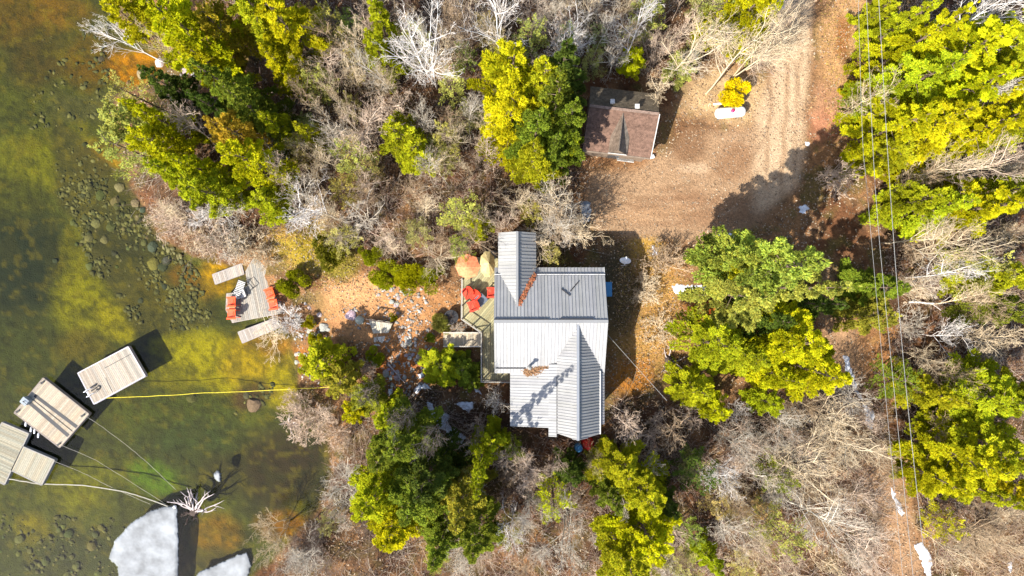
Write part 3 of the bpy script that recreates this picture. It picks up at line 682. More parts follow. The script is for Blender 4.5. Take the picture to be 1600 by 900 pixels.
# ------------------------------------------------------------------ bare trees the photo lets you tell apart
BC = {'white': (.72, .68, .64), 'grey': (.56, .50, .41), 'pink': (.60, .47, .36), 'brown': (.46, .34, .22), 'tan': (.65, .53, .36), 'dark': (.2, .15, .12)}
BARES = [
 (290, 205, 46, 7.5, 'tree', 'pink', 'purple-grey leafless tree ringed by conifers on the point'),
 (232, 48, 34, 9, 'tree', 'tan', 'tan leafless tree at the top of the shoreline'),
 (655, 60, 62, 14.5, 'birch', 'white', 'big white forked birch near the top left of centre'),
 (585, 95, 40, 12, 'birch', 'grey', 'long pale trunk leaning across the thicket'),
 (785, 30, 60, 14, 'birch', 'white', 'bright white birch cut by the top edge at mid-frame'),
 (722, 165, 34, 9, 'tree', 'grey', 'white-stemmed tree left of the tall yellow pines'),
 (885, 48, 38, 10, 'birch', 'white', 'slender white tree at the top above the shed'),
 (1000, 45, 48, 12, 'birch', 'white', 'pale leaning birch directly behind the shed'),
 (1085, 62, 60, 13, 'birch', 'tan', 'long pale birch leaning towards the driveway, nearest the shed'),
 (1165, 85, 60, 13, 'birch', 'tan', 'long pale birch leaning over the driveway edge'),
 (1215, 55, 50, 13, 'birch', 'tan', 'pale birch with its tip over the driveway at the top'),
 (1045, 140, 34, 6, 'tree', 'tan', 'bare twiggy tree at the shed east wall'),
 (1535, 30, 62, 13, 'birch', 'white', 'white birch with thick limbs over the pines in the top right'),
 (1560, 130, 26, 12, 'tree', 'white', 'dead white snag poking out of the big yellow stand'),
 (1370, 150, 40, 8, 'birch', 'tan', 'pale stems leaning beside the cables left of the yellow stand'),
 (1480, 262, 52, 11, 'birch', 'tan', 'first bare birch below the big yellow stand'),
 (1545, 262, 56, 12, 'birch', 'pink', 'pinkish bare birch reaching the right edge'),
 (1455, 370, 46, 9, 'birch', 'tan', 'bare birch right of the cables above the dense white one'),
 (1520, 385, 44, 10, 'birch', 'tan', 'pale bare birch left of the right-edge conifers'),
 (1495, 432, 44, 9, 'birch', 'white', 'dense white bare tree laid out to the right in mid-frame'),
 (1480, 528, 40, 5, 'tree', 'white', 'whitish rounded bare tree in the leafy clearing'),
 (1560, 520, 40, 7, 'tree', 'tan', 'bare tree in front of the right-edge deep green conifer'),
 (1310, 268, 36, 3, 'shrub', 'pink', 'reddish bare bush at the edge of the long shadow'),
 (865, 335, 62, 7, 'tree', 'tan', 'wide bare tree spreading over the north roof wing'),
 (815, 320, 40, 6.5, 'tree', 'tan', 'bare tree touching the tip of the north roof wing'),
 (905, 372, 40, 5.5, 'tree', 'tan', 'bare tree with tips over the house shadow'),
 (855, 372, 46, 6.2, 'tree', 'tan', 'dense bare tree directly behind the north roof slope'), (880, 318, 46, 6.5, 'tree', 'grey', 'grey bare tree between the cottage and the bright conifer by the shed'), (790, 345, 34, 6, 'tree', 'pink', 'pinkish bare tree at the west eave of the north roof wing'),
 (300, 362, 40, 3, 'shrub', 'tan', 'pale twig mass at the water line above the upper ramp'), (262, 345, 34, 3, 'shrub', 'pink', 'pinkish twig mass farthest out over the stony shallows'), (345, 385, 34, 2.6, 'shrub', 'grey', 'greyish twigs touching the upper ramp'), (405, 395, 26, 2.4, 'shrub', 'tan', 'tan twigs lying over the head of the shore dock'), (320, 325, 40, 5, 'tree', 'white', 'whitish bare tree at the lower edge of the point'),
 (410, 530, 40, 2.8, 'tree', 'tan', 'fine tan branches spreading over the shallows below the lower ramp'), (490, 640, 34, 4.4, 'tree', 'pink', 'pinkish crown over the yellow shallows'),
 (1040, 412, 36, 2.4, 'shrub', 'brown', 'brown bare bush between the white lump and the fresh-green pines'),
 (1005, 450, 30, 1.8, 'shrub', 'tan', 'straw-coloured bush beside the house shadow'),
 (1035, 518, 30, 2, 'shrub', 'tan', 'straw-coloured bush below the strip of snow'),
 (470, 655, 42, 4, 'shrub', 'pink', 'purple-brown bush overhanging the brown shallows'),
 (510, 690, 34, 4, 'shrub', 'pink', 'purple-brown bush left of the dark grove'),
 (452, 632, 26, 3, 'shrub', 'pink', 'twiggy bush at the bleached snag in the shallows'),
 (545, 772, 46, 6.5, 'tree', 'grey', 'grey radial bare tree between water and dark grove'),
 (405, 862, 40, 7, 'tree', 'tan', 'pale bare tree over the water at the bottom left'),
 (470, 880, 46, 7, 'tree', 'grey', 'grey bare tree at the bottom edge by the dark bank'),
 (776, 640, 34, 5, 'tree', 'grey', 'star-shaped bare tree at the southwest house corner'),
 (735, 870, 44, 7, 'tree', 'grey', 'grey bare tree at the bottom edge under the olive pine'),
 (830, 742, 38, 7, 'tree', 'pink', 'pinkish bare tree below the notch in the roof'),
 (895, 850, 60, 9, 'tree', 'grey', 'large pale bare tree at the bottom middle'),
 (800, 835, 40, 8, 'tree', 'white', 'white bare tree at the bottom left of the middle'),
 (990, 650, 46, 5.5, 'tree', 'pink', 'pinkish bare tree off the southeast house corner'),
 (1070, 685, 44, 6, 'tree', 'brown', 'brown bare tree in the lower thicket near the bright cedar'),
 (1140, 742, 38, 7, 'tree', 'white', 'pale forked bare tree in the lower thicket'),
 (1155, 640, 20, 4, 'tree', 'white', 'small white bare tree between the two cedars'),
 (1182, 690, 28, 4, 'shrub', 'pink', 'round pinkish bush in the lower thicket'),
 (1230, 655, 28, 2.5, 'shrub', 'tan', 'golden tan bush on the sunlit bank'),
 (1290, 640, 60, 8, 'tree', 'tan', 'pale bare tree left of the snowy track'),
 (1320, 700, 60, 9, 'birch', 'tan', 'pale bare birch across the middle of the snowy track'),
 (1270, 740, 60, 9, 'birch', 'tan', 'long-limbed bare birch in the lower right thicket'),
 (1335, 775, 50, 8, 'tree', 'pink', 'reddish bare tree beside the narrow snow sliver'),
 (1290, 830, 64, 10, 'birch', 'grey', 'grey bare birch fanning to the bottom edge'),
 (1350, 855, 56, 9, 'birch', 'pink', 'purple bare birch at the bottom left of the white snow strip'),
 (1480, 675, 30, 6, 'tree', 'brown', 'brown bare tree squeezed between the stands on the right'),
 (1500, 865, 46, 7, 'birch', 'tan', 'bare birch leaning right of the white snow strip'),
 (1565, 850, 50, 8, 'birch', 'brown', 'brown bare birch in the bottom right corner'),
 (250, 318, 36, 4, 'tree', 'tan', 'pale twiggy tree leaning over the stony shallows'),
 (285, 345, 42, 3, 'shrub', 'pink', 'pinkish shore bush over the stony shallows'),
 (325, 365, 38, 3, 'shrub', 'pink', 'pinkish shore bush above the upper ramp'),
 (375, 375, 34, 3, 'shrub', 'tan', 'tan shore bush hanging over the dock head'),
 (352, 330, 40, 6, 'tree', 'grey', 'grey bare tree behind the shore bushes'),
 (500, 330, 56, 8, 'tree', 'white', 'white branching tree above the yellow grass bank'),
 (455, 290, 44, 8, 'tree', 'grey', 'grey bare tree left of the white branching one'),
 (560, 190, 52, 9, 'tree', 'pink', 'pinkish bare tree in the left of the thicket'),
 (610, 160, 48, 8, 'tree', 'pink', 'brown-pink bare tree in the centre of the thicket'),
 (560, 340, 46, 7, 'tree', 'grey', 'grey bare tree over the dark olive shrub'),
 (715, 510, 14, 1.4, 'shrub', 'grey', 'small grey bush in the planting bed at the deck steps'),
 (575, 570, 18, 1.6, 'shrub', 'pink', 'dark twiggy bush above the shore shadow'),
 (440, 505, 30, 2.6, 'shrub', 'white', 'white branching snag beside the lower ramp'),
]
for i, (cx, cy, r, h, st, colr, lab) in enumerate(BARES):
    x, y, k = crown_to_base(cx, cy, h, .7 if st != 'shrub' else .5); pr = BARE[st][i % len(BARE[st])]
    nm = {'birch': 'bare_birch', 'tree': 'bare_tree', 'shrub': 'bare_shrub'}[st]
    place(pr, x, y, r * k * 1.12, h, nm, lab, 'tree' if st != 'shrub' else 'shrub', None, jitb(BC[colr], .08), names=('trunk', 'branches') if st != 'shrub' else ('stem', 'branches'), lean=.04)

# leafless saplings crowded in the woods, told apart by nothing but their place
REG = [
 ([(455, 130), (470, 30), (560, -20), (1000, -20), (1210, -20), (1200, 100), (1080, 110), (900, 95), (760, 300), (930, 330), (900, 400), (840, 400), (700, 400), (560, 395), (420, 330), (405, 230)], 92, (4.5, 9), ('grey', 'tan', 'pink', 'brown', 'tan'), 'leafless sapling in the grey thicket between the shore point and the house', 'saplings of the grey thicket north of the house'),
 ([(1195, 640), (1400, 600), (1385, 910), (1120, 910), (1120, 690)], 44, (4, 8), ('tan', 'grey', 'pink', 'brown'), 'leafless sapling in the brown wood left of the cables, lower right', 'saplings of the lower right wood'),
 ([(715, 690), (800, 680), (950, 690), (1120, 640), (1130, 910), (700, 910)], 34, (3.5, 7), ('grey', 'brown', 'pink'), 'leafless sapling in the wood below the house', 'saplings of the wood below the house'),
 ([(1395, 240), (1610, 240), (1610, 300), (1450, 300), (1600, 350), (1600, 600), (1430, 590), (1400, 400)], 22, (3.5, 8), ('tan', 'grey', 'tan', 'brown'), 'leafless sapling in the open wood at the right between the conifer stands', 'saplings of the right-hand wood'),
 ([(1440, 800), (1610, 790), (1610, 910), (1460, 910)], 12, (3, 7), ('tan', 'brown'), 'leafless sapling in the bottom right corner wood', 'saplings of the bottom right corner'),
 ([(400, 880), (520, 760), (570, 790), (600, 910), (430, 910)], 8, (3, 6), ('grey', 'dark'), 'leafless sapling on the dark bank at the bottom left', 'saplings of the dark bank'),
 ([(1180, -10), (1230, -10), (1240, 60), (1180, 110)], 5, (4, 7), ('tan',), 'leafless sapling at the head of the driveway', 'saplings at the head of the driveway'),
]
for bx_, by_, hh_, lab_ in ((596, 598, 8.5, 'thin two-stemmed tree casting long shadows over the rock garden'), (655, 628, 11.5, 'tall thin tree rising beside the hooked snow patch'), (690, 655, 12, 'tall slim tree at the tip of the largest snow patch')):
    q_ = PG(bx_, by_); place(BARE['birch'][2], q_.x, q_.y, 1.1, hh_, 'slim_tree', lab_, 'tree', None, (.34, .28, .24), names=('trunk', 'branches'))
CW = {'white': 'white', 'grey': 'grey', 'tan': 'tan', 'pink': 'pinkish', 'brown': 'brown', 'dark': 'dark'}
LM = [(480, 60, 'the yellow pine bordering the thicket'), (588, 50, 'the lone green conifers near the top edge'), (655, 60, 'the big white forked birch'), (785, 25, 'the white birch cut by the top edge'), (560, 190, 'the pinkish tree in the left thicket'), (635, 225, 'the two bushy cedars in the thicket'),
 (470, 240, 'the thicket edge behind the point'), (740, 150, 'the tallest yellow pine'), (500, 330, 'the white tree over the yellow bank'), (600, 380, 'the green hedge shrubs'), (640, 310, 'the middle of the lower thicket'), (735, 340, 'the house north wing'), (730, 260, 'the dark hollow in the thicket'), (885, 48, 'the slender white tree above the shed'), (960, 90, 'the shed back wall'), (1080, 60, 'the long birches behind the shed'), (1180, 60, 'the head of the driveway'),
 (1230, 660, 'the golden bush on the sunlit bank'), (1140, 740, 'the pale forked tree in the lower thicket'), (1215, 780, 'the faint green conifers, lower right'), (1290, 700, 'the pale trees left of the snowy track'), (1300, 840, 'the grey birch fanning to the bottom edge'), (1370, 680, 'the snow patch on the track'), (1180, 860, 'the small conifer at the bottom edge'),
 (990, 650, 'the southeast house corner'), (1060, 800, 'the bright frond pine'), (895, 850, 'the large pale tree at the bottom middle'), (830, 740, 'the notch in the roof'), (790, 830, 'the white tree at the bottom'), (740, 880, 'the olive pine'), (880, 740, 'the south eave'),
 (1480, 270, 'the foot of the big yellow stand'), (1480, 400, 'the dense white laid-out tree'), (1480, 530, 'the whitish rounded tree'), (1570, 540, 'the fallen trunks at the right edge'), (1500, 860, 'the white snow strip'), (1570, 850, 'the bottom right corner'), (470, 870, 'the dark bank'), (540, 780, 'the grey radial tree')]
rsf = random.Random(99)
for poly, n, (h0, h1), cl, lab, grp in REG:
    xs = [p[0] for p in poly]; ys = [p[1] for p in poly]; got = []; tries = 0
    while len(got) < n and tries < 20000:
        tries += 1; cx = rsf.uniform(min(xs), max(xs)); cy = rsf.uniform(min(ys), max(ys))
        if not inpoly(cx, cy, poly): continue
        if any((cx - a) ** 2 + (cy - b) ** 2 < 24 ** 2 for a, b in got): continue
        h = rsf.uniform(h0, h1); x, y, k = crown_to_base(cx, cy, h, .6); bx, by = w2p(x, y)
        if sdist(bx, by, HOUSE) > -14 or sdist(bx, by, SHEDP) > -8 or sdist(bx, by, DRIVE) > -10 or sdist(bx, by, LAKE) > -2 or sdist(bx, by, TRACK) > 4: continue
        got.append((cx, cy)); st = 'tree' if h > 5.5 or rsf.random() < .5 else 'shrub'
        if rsf.random() < .4 and h > 5.2: st = 'birch'
        if st == 'shrub': h *= .55
        ck = rsf.choice(cl); sz_ = 'tall' if h > 6.5 else 'low' if h < 3.6 else 'slender'; lx_, ly_, ln_ = min(LM, key=lambda t: (t[0] - cx) ** 2 + (t[1] - cy) ** 2)
        an_ = math.degrees(math.atan2(ly_ - cy, cx - lx_)) % 360; dr = ('right of', 'up and right of', 'above', 'up and left of', 'left of', 'down and left of', 'below', 'down and right of')[int((an_ + 22.5) // 45) % 8]
        place(rsf.choice(BARE[st]), x, y, rsf.uniform(26, 42) * k, h, 'bare_sapling', f'leafless {CW[ck]} {sz_} sapling {dr} {ln_}', 'sapling', grp, jitb(BC[ck], .2), names=('trunk', 'branches'), rs=rsf, lean=.08)

got = []
while len(got) < 46:
    cx = rsf.uniform(420, 1180); cy = rsf.uniform(-5, 400) if len(got) < 34 else rsf.uniform(720, 890)
    if cy < 400 and not inpoly(cx, cy, REG[0][0]): continue
    if any((cx - a) ** 2 + (cy - b) ** 2 < 30 ** 2 for a, b in got): continue
    h = rsf.uniform(3, 5.5); x, y, k = crown_to_base(cx, cy, h, .6); bx, by = w2p(x, y)
    if sdist(bx, by, HOUSE) > -14 or sdist(bx, by, SHEDP) > -8 or sdist(bx, by, DRIVE) > -10 or sdist(bx, by, LAKE) > -4: continue
    got.append((cx, cy)); lx_, ly_, ln_ = min(LM, key=lambda t: (t[0] - cx) ** 2 + (t[1] - cy) ** 2); an_ = math.degrees(math.atan2(ly_ - cy, cx - lx_)) % 360
    dr = ('right of', 'up and right of', 'above', 'up and left of', 'left of', 'down and left of', 'below', 'down and right of')[int((an_ + 22.5) // 45) % 8]
    place(CON['loose'][len(got) % 2], x, y, rsf.uniform(16, 27) * k, h, 'young_cedar', f'pale young cedar {dr} {ln_}', 'tree', 'pale young cedars of the thickets', jit(rsf.choice([(.36, .36, .10), (.30, .32, .06), (.34, .30, .10)]), .15), tcol=(1, 1, 1), rs=rsf)

# ------------------------------------------------------------------ undergrowth and leaf litter (stuff)
def scatter(n, polys, seed, excl=(DRIVE, HOUSE, SHEDP), lake=False):
    rs = np.random.RandomState(seed); out = np.zeros((0, 2)); 
    while len(out) < n:
        q = rs.rand(n * 2, 2) * [1700, 1000] + [-40, -50]; ok = np.zeros(len(q), bool)
        for p in polys: ok |= inpoly(q[:, 0], q[:, 1], p)
        for p in excl: ok &= ~inpoly(q[:, 0], q[:, 1], p)
        dl = sdist(q[:, 0], q[:, 1], LAKE); ok &= (dl > 4) if lake else (dl < -4)
        out = np.concatenate([out, q[ok]])
    return out[:n], rs
def toworld(q, dz=0):
    z = gz(q[:, 0], q[:, 1]) + dz; k = S * (H - z) / H
    return np.stack([(q[:, 0] - 800) * k, (450 - q[:, 1]) * k, z], 1)
q, rs = scatter(2600, WOODS, 5); keep = fbm(q[:, 0], q[:, 1], 40) > .40; q = q[keep]; b = toworld(q, -.05); m = 16
A = np.repeat(b, m, 0) + rs.normal(size=(len(b) * m, 3)) * [.22, .22, .02]; d = rs.normal(size=A.shape) * [.55, .55, .25] + [0, 0, .55]; L = (.5 + 1.1 * rs.rand(len(A)))[:, None]
B = A + d * L * .8; d2 = d + rs.normal(size=d.shape) * .4; C2 = B + d2 * L * .5; pal = np.array([(.36, .28, .2), (.26, .2, .16), (.42, .35, .27), (.2, .13, .1), (.34, .22, .18)])
cc = pal[rs.randint(0, 5, len(A))] * (.8 + .5 * rs.rand(len(A)))[:, None]
me = segs_mesh('undergrowth', np.concatenate([A, B]), np.concatenate([B, C2]), np.full(2 * len(A), .014), np.full(2 * len(A), .009), np.concatenate([cc, cc]), M['twig'])
uo = link('undergrowth', me); uo.color = (1, 1, 1, 1); tag(uo, 'low leafless brush filling the woods', 'brush', kind='stuff')
ALL = [[(-40, -50), (1660, -50), (1660, 950), (-40, 950)]]
q, rs = scatter(90000, ALL, 8); keep = rs.rand(len(q)) < smooth(.3, .6, fbm(q[:, 0], q[:, 1], 18)) * .9 + .1; q = q[keep]; p = toworld(q, .02)
a = rs.normal(size=p.shape) * [1, 1, .45]; a /= np.linalg.norm(a, axis=1)[:, None]; bb = np.cross(a, rs.normal(size=p.shape) * [.4, .4, 1] + [0, 0, .6]); bb /= np.linalg.norm(bb, axis=1)[:, None]
s = (.045 + .06 * rs.rand(len(p)))[:, None]; p[:, 2] += .03 * rs.rand(len(p)); V = np.stack([p - a * s, p - bb * s * .6, p + a * s, p + bb * s * .6], 1).reshape(-1, 3)
pal = np.array([(.36, .26, .17), (.28, .19, .12), (.46, .36, .25), (.20, .13, .08), (.40, .25, .12), (.42, .35, .26), (.13, .09, .06)])
me = mesh_np('leaf_litter', V, np.arange(len(V)).reshape(-1, 4), M['litter'], pal[rs.randint(0, 7, len(p))] * (.7 + .5 * rs.rand(len(p)))[:, None])
tag(link('leaf_litter', me), 'brown and orange fallen leaves scattered over the ground', 'leaves', kind='stuff')
# grass tufts on the yellow bank and yard
GP = [[(420, 350), (470, 335), (560, 400), (560, 440), (480, 455), (430, 420)], [(965, 370), (1080, 400), (1080, 600), (975, 600), (960, 480)], [(1280, -20), (1390, -20), (1360, 250), (1290, 230)]]
q, rs = scatter(16000, GP, 12, (DRIVE, HOUSE)); p = toworld(q, -.01); t = rs.normal(size=p.shape) * [.10, .10, .02] + [0, 0, .14]; sd = rs.normal(size=p.shape) * [.02, .02, 0]
V = np.stack([p - sd, p + sd, p + t], 1).reshape(-1, 3); pal = np.array([(.42, .36, .08), (.36, .28, .1), (.5, .38, .18), (.28, .26, .06)]); west = (q[:, 0] < 600)[:, None]
cc = pal[rs.randint(0, 4, len(p))] * np.where(west, [[1, 1, .8]], [[1.05, .85, 1.1]])
tag(link('dry_grass', mesh_np('dry_grass', V, np.arange(len(V)).reshape(-1, 3), M['litter'], cc)), 'short dry yellow grass on the bank and yard', 'grass', kind='stuff')

# ------------------------------------------------------------------ stones
def stone_mesh(seed, name='stone'):
    import bmesh
    rs = np.random.RandomState(seed); bm = bmesh.new(); bmesh.ops.create_icosphere(bm, subdivisions=2, radius=1)
    ax = rs.normal(size=(6, 3)); ax /= np.linalg.norm(ax, axis=1)[:, None]; cut = .62 + .3 * rs.rand(6)
    for v in bm.verts:
        c = np.array(v.co)
        for a_, k in zip(ax, cut):
            e = c.dot(a_) - k
            if e > 0: c = c - a_ * e * .85
        v.co = c * [1, .8 + .2 * rs.rand(), .6]
    me = bpy.data.meshes.new(name); bm.to_mesh(me); bm.free(); me.materials.append(M['stone'])
    a = me.color_attributes.new('tint', 'FLOAT_COLOR', 'CORNER'); a.data.foreach_set('color', np.ones(len(me.loops) * 4, np.float32)); return me
STN = [stone_mesh(s) for s in range(80, 86)]
def stone(px, py, r, col, label, group=None, name='boulder', cat='rock', el=(1, 1), rot=None):
    o = link(name, STN[int(px + py) % 6]); o.location = PG(px, py, r * S * .12); o.scale = (r * S * el[0], r * S * el[1], r * S * .8)
    o.rotation_euler = (random.uniform(-.2, .2), random.uniform(-.2, .2), random.uniform(0, 6.28) if rot is None else rot); o.color = (*jit(col, .12), 1); return tag(o, label, cat, group)
grey = (.42, .38, .34); bedc = (.085, .08, .03)
for a in [(250, 98, 9, grey, 'pale flat boulder at the foot of the fallen shoreline birch'), (222, 117, 10, (.22, .17, .09), 'olive boulder in the orange shallows'),
          (292, 112, 8, grey, 'grey broken rock on the bank right of the orange shallows'), (304, 118, 6, grey, 'smaller grey rock touching the broken one on the bank'),
          (324, 125, 5, (.36, .36, .4), 'bluish rock in the dark gap between pines'), (236, 120, 4, (.15, .1, .06), 'small brown stone in the orange shallows'),
          (201, 130, 5, (.16, .1, .05), 'brown stone apart at the left of the orange shallows'), (158, 92, 6, (.1, .08, .06), 'dark rock just under water in the upper lake'),
          (397, 632, 14, (.20, .16, .12), 'large brown boulder in the shallows by the yellow rope'), (386, 618, 7, (.1, .08, .06), 'dark stone against the large brown boulder'),
          (300, 622, 9, bedc, 'dark oval stone under the yellow rope'), (506, 511, 9, (.36, .36, .33), 'mossy grey boulder at the top of the rocky bank'),
          (548, 493, 10, grey, 'grey rock heap top in the long bank shadow'), (562, 500, 8, grey, 'smaller grey rock right of the bank shadow heap'),
          (241, 412, 12, (.16, .14, .05), 'largest round stone in the stony shallows')]:
    stone(*a)
rr = random.Random(4)
for k in range(46):                        # retaining-wall and garden rocks
    if k < 16: px, py, r = 598 + rr.gauss(0, 14) + 20, 470 + rr.gauss(0, 16), rr.uniform(2.5, 5)
    elif k < 34: px, py, r = 628 + (k - 16) * 1.4 + rr.gauss(0, 5), 525 + (k - 16) * 2.0 + rr.gauss(0, 5), rr.uniform(2.5, 5)
    else: px, py, r = 610 + rr.gauss(0, 10), 582 + rr.gauss(0, 10), rr.uniform(3, 5.5)
    where = ('loose rock of the garden wall above the wooden landing', 'loose rock of the curved garden wall below the landing', 'loose rock of the heap at the foot of the garden')[0 if k < 16 else 1 if k < 34 else 2]
    stone(px, py, r, (.33, .30, .27), where, where.replace('loose rock', 'rocks'), 'garden_rock', 'rock')
for k in range(22):
    px, py = 478 + rr.gauss(0, 14), 525 + rr.gauss(0, 22)
    stone(px, py, rr.uniform(2.5, 5), (.38, .34, .3), 'pale rock on the bank right of the lower ramp', 'rocks of the bank by the lower ramp', 'shore_rock', 'rock')
for k in range(70):
    px, py = 190 + rr.gauss(0, 1) * 46, 375 + rr.gauss(0, 1) * 48; px += (py - 375) * .35
    if not inpoly(px, py, LAKE): continue
    stone(px, py, 2.5 + 8.5 * rr.random() ** 2.5, rr.choice([bedc, (.12, .11, .05), (.05, .055, .035), (.16, .13, .06)]), 'dark stone under water in the stony shallows left of the shore dock', 'large stones of the stony shallows', 'submerged_stone', 'rock')
for k in range(34):
    px, py = rr.uniform(0, 160), rr.uniform(810, 900)
    stone(px, py, 2.5 + 7 * rr.random() ** 2, rr.choice([(.12, .115, .04), (.08, .085, .035)]), 'dark stone on the lakebed in the bottom left corner', 'large stones of the bottom left lakebed', 'submerged_stone', 'rock')
# small rubble
def rubble(name, q, r0, r1, pal, label, sink=.1):
    rs = np.random.RandomState(len(q)); me0 = STN[0]; t = (1 + 5 ** .5) / 2
    iv = np.array([(-1, t, 0), (1, t, 0), (-1, -t, 0), (1, -t, 0), (0, -1, t), (0, 1, t), (0, -1, -t), (0, 1, -t), (t, 0, -1), (t, 0, 1), (-t, 0, -1), (-t, 0, 1)]) / 1.9
    fc = np.array([(0, 11, 5), (0, 5, 1), (0, 1, 7), (0, 7, 10), (0, 10, 11), (1, 5, 9), (5, 11, 4), (11, 10, 2), (10, 7, 6), (7, 1, 8), (3, 9, 4), (3, 4, 2), (3, 2, 6), (3, 6, 8), (3, 8, 9), (4, 9, 5), (2, 4, 11), (6, 2, 10), (8, 6, 7), (9, 8, 1)])
    p = toworld(q, 0); n = len(p); r = (r0 + (r1 - r0) * rs.rand(n) ** 2.2)[:, None, None]; an = rs.rand(n) * 6.28
    Vv = iv[None] * (1 + .25 * rs.normal(size=(n, 12, 1))) * r * (np.array([1, .75, .55]))
    x = Vv[..., 0] * np.cos(an)[:, None] - Vv[..., 1] * np.sin(an)[:, None]; y = Vv[..., 0] * np.sin(an)[:, None] + Vv[..., 1] * np.cos(an)[:, None]
    Vv = np.stack([x, y, Vv[..., 2]], -1) + p[:, None]; F = (fc[None] + (np.arange(n) * 12)[:, None, None]).reshape(-1, 3)
    cols = np.repeat(np.array(pal)[rs.randint(0, len(pal), n)] * (.7 + .6 * rs.rand(n))[:, None], 20, 0)
    o = link(name, mesh_np(name, Vv.reshape(-1, 3), F, M['stone'], cols)); o.color = (1, 1, 1, 1); return tag(o, label, 'stones', kind='stuff')
q, rs = scatter(5200, [[(75, 180), (195, 270), (225, 310), (265, 380), (305, 415), (345, 480), (330, 510), (215, 520), (180, 455), (145, 430), (120, 360), (85, 300)], [(60, 60), (170, 40), (175, 210), (40, 210)], [(0, 800), (190, 810), (280, 900), (0, 900)], [(360, 600), (430, 600), (430, 640), (370, 650)]], 21, (), True)
q = q[(fbm(q[:, 0] + 77, q[:, 1], 26) > .47) & (((q[:, 1] > 280) & (q[:, 1] < 620)) | (np.random.RandomState(1).rand(len(q)) < .22))]
rubble('lakebed_rubble', q, .04, .30, [(.10, .09, .035), (.085, .08, .035), (.12, .11, .045), (.14, .125, .05), (.07, .07, .03)], 'small stones strewn over the lakebed')
q, rs = scatter(480, [[(455, 490), (500, 490), (510, 600), (470, 600)], [(585, 450), (660, 450), (690, 560), (660, 620), (590, 610), (600, 540)], [(530, 480), (580, 480), (560, 520)], [(245, 85), (310, 95), (330, 130), (260, 120)]], 22, ())
rubble('bank_rubble', q, .05, .2, [(.30, .28, .25), (.22, .2, .18), (.36, .33, .3)], 'small loose stones on the sunny bank')

q, rs = scatter(3600, [DRIVE], 33, ()); q = q[fbm(q[:, 0] + 31, q[:, 1], 14) > .46]
rubble('driveway_gravel', q, .02, .085, [(.30, .23, .16), (.22, .16, .11), (.36, .29, .21), (.16, .11, .07)], 'loose gravel and clods on the dirt driveway')
q, rs = scatter(3200, [DRIVE], 34, ()); q = q[(fbm(q[:, 0], q[:, 1] + 77, 22) > .50)]; p = toworld(q, .015); a = rs.normal(size=p.shape) * [1, 1, .2]; a /= np.linalg.norm(a, axis=1)[:, None]; bb = np.cross(a, [0, 0, 1.]); sz_ = (.04 + .05 * rs.rand(len(p)))[:, None]
V = np.stack([p - a * sz_, p - bb * sz_ * .55, p + a * sz_, p + bb * sz_ * .55], 1).reshape(-1, 3)
tag(link('driveway_leaves', mesh_np('driveway_leaves', V, np.arange(len(V)).reshape(-1, 4), M['litter'], np.array([(.2, .13, .08), (.3, .2, .12), (.38, .28, .18), (.12, .08, .05)])[rs.randint(0, 4, len(p))])), 'dead leaves blown in patches over the dirt driveway', 'leaves', kind='stuff')

# ------------------------------------------------------------------ snow and ice
def patch(name, pts, label, cat, mat, hgt=.16, water=False, seed=0, step=2.0, edge=7, wob=7, lump=.8):
    xs = [p[0] for p in pts]; ys = [p[1] for p in pts]; X, Y = np.meshgrid(np.arange(min(xs) - 4, max(xs) + 5, step), np.arange(min(ys) - 4, max(ys) + 5, step), indexing='ij')
    d = sdist(X + (fbm(X + seed, Y, 7, 3) - .5) * wob, Y + (fbm(X, Y + seed, 7, 3) - .5) * wob, pts)
    base = np.full(X.shape, WATER + .02) if water else gz(X, Y)
    z = base + np.where(d > 0, hgt * np.sqrt(np.clip(d / edge, 0, 1)) * (1 - lump / 2 + lump * fbm(X * 1.0 + seed, Y, 6, 3)), -.06)
    k = S * (H - z) / H; V = np.stack([(X - 800) * k, (450 - Y) * k, z], -1).reshape(-1, 3); I = np.arange(X.size).reshape(X.shape)
    F = np.stack([I[:-1, :-1], I[:-1, 1:], I[1:, 1:], I[1:, :-1]], -1).reshape(-1, 4); ok = (d.ravel()[F].max(1) > 0); F = F[ok]
    us, inv = np.unique(F, return_inverse=True); me = mesh_np(name, V[us], inv.reshape(F.shape), mat, smooth_=True)
    return tag(link(name, me), label, cat)
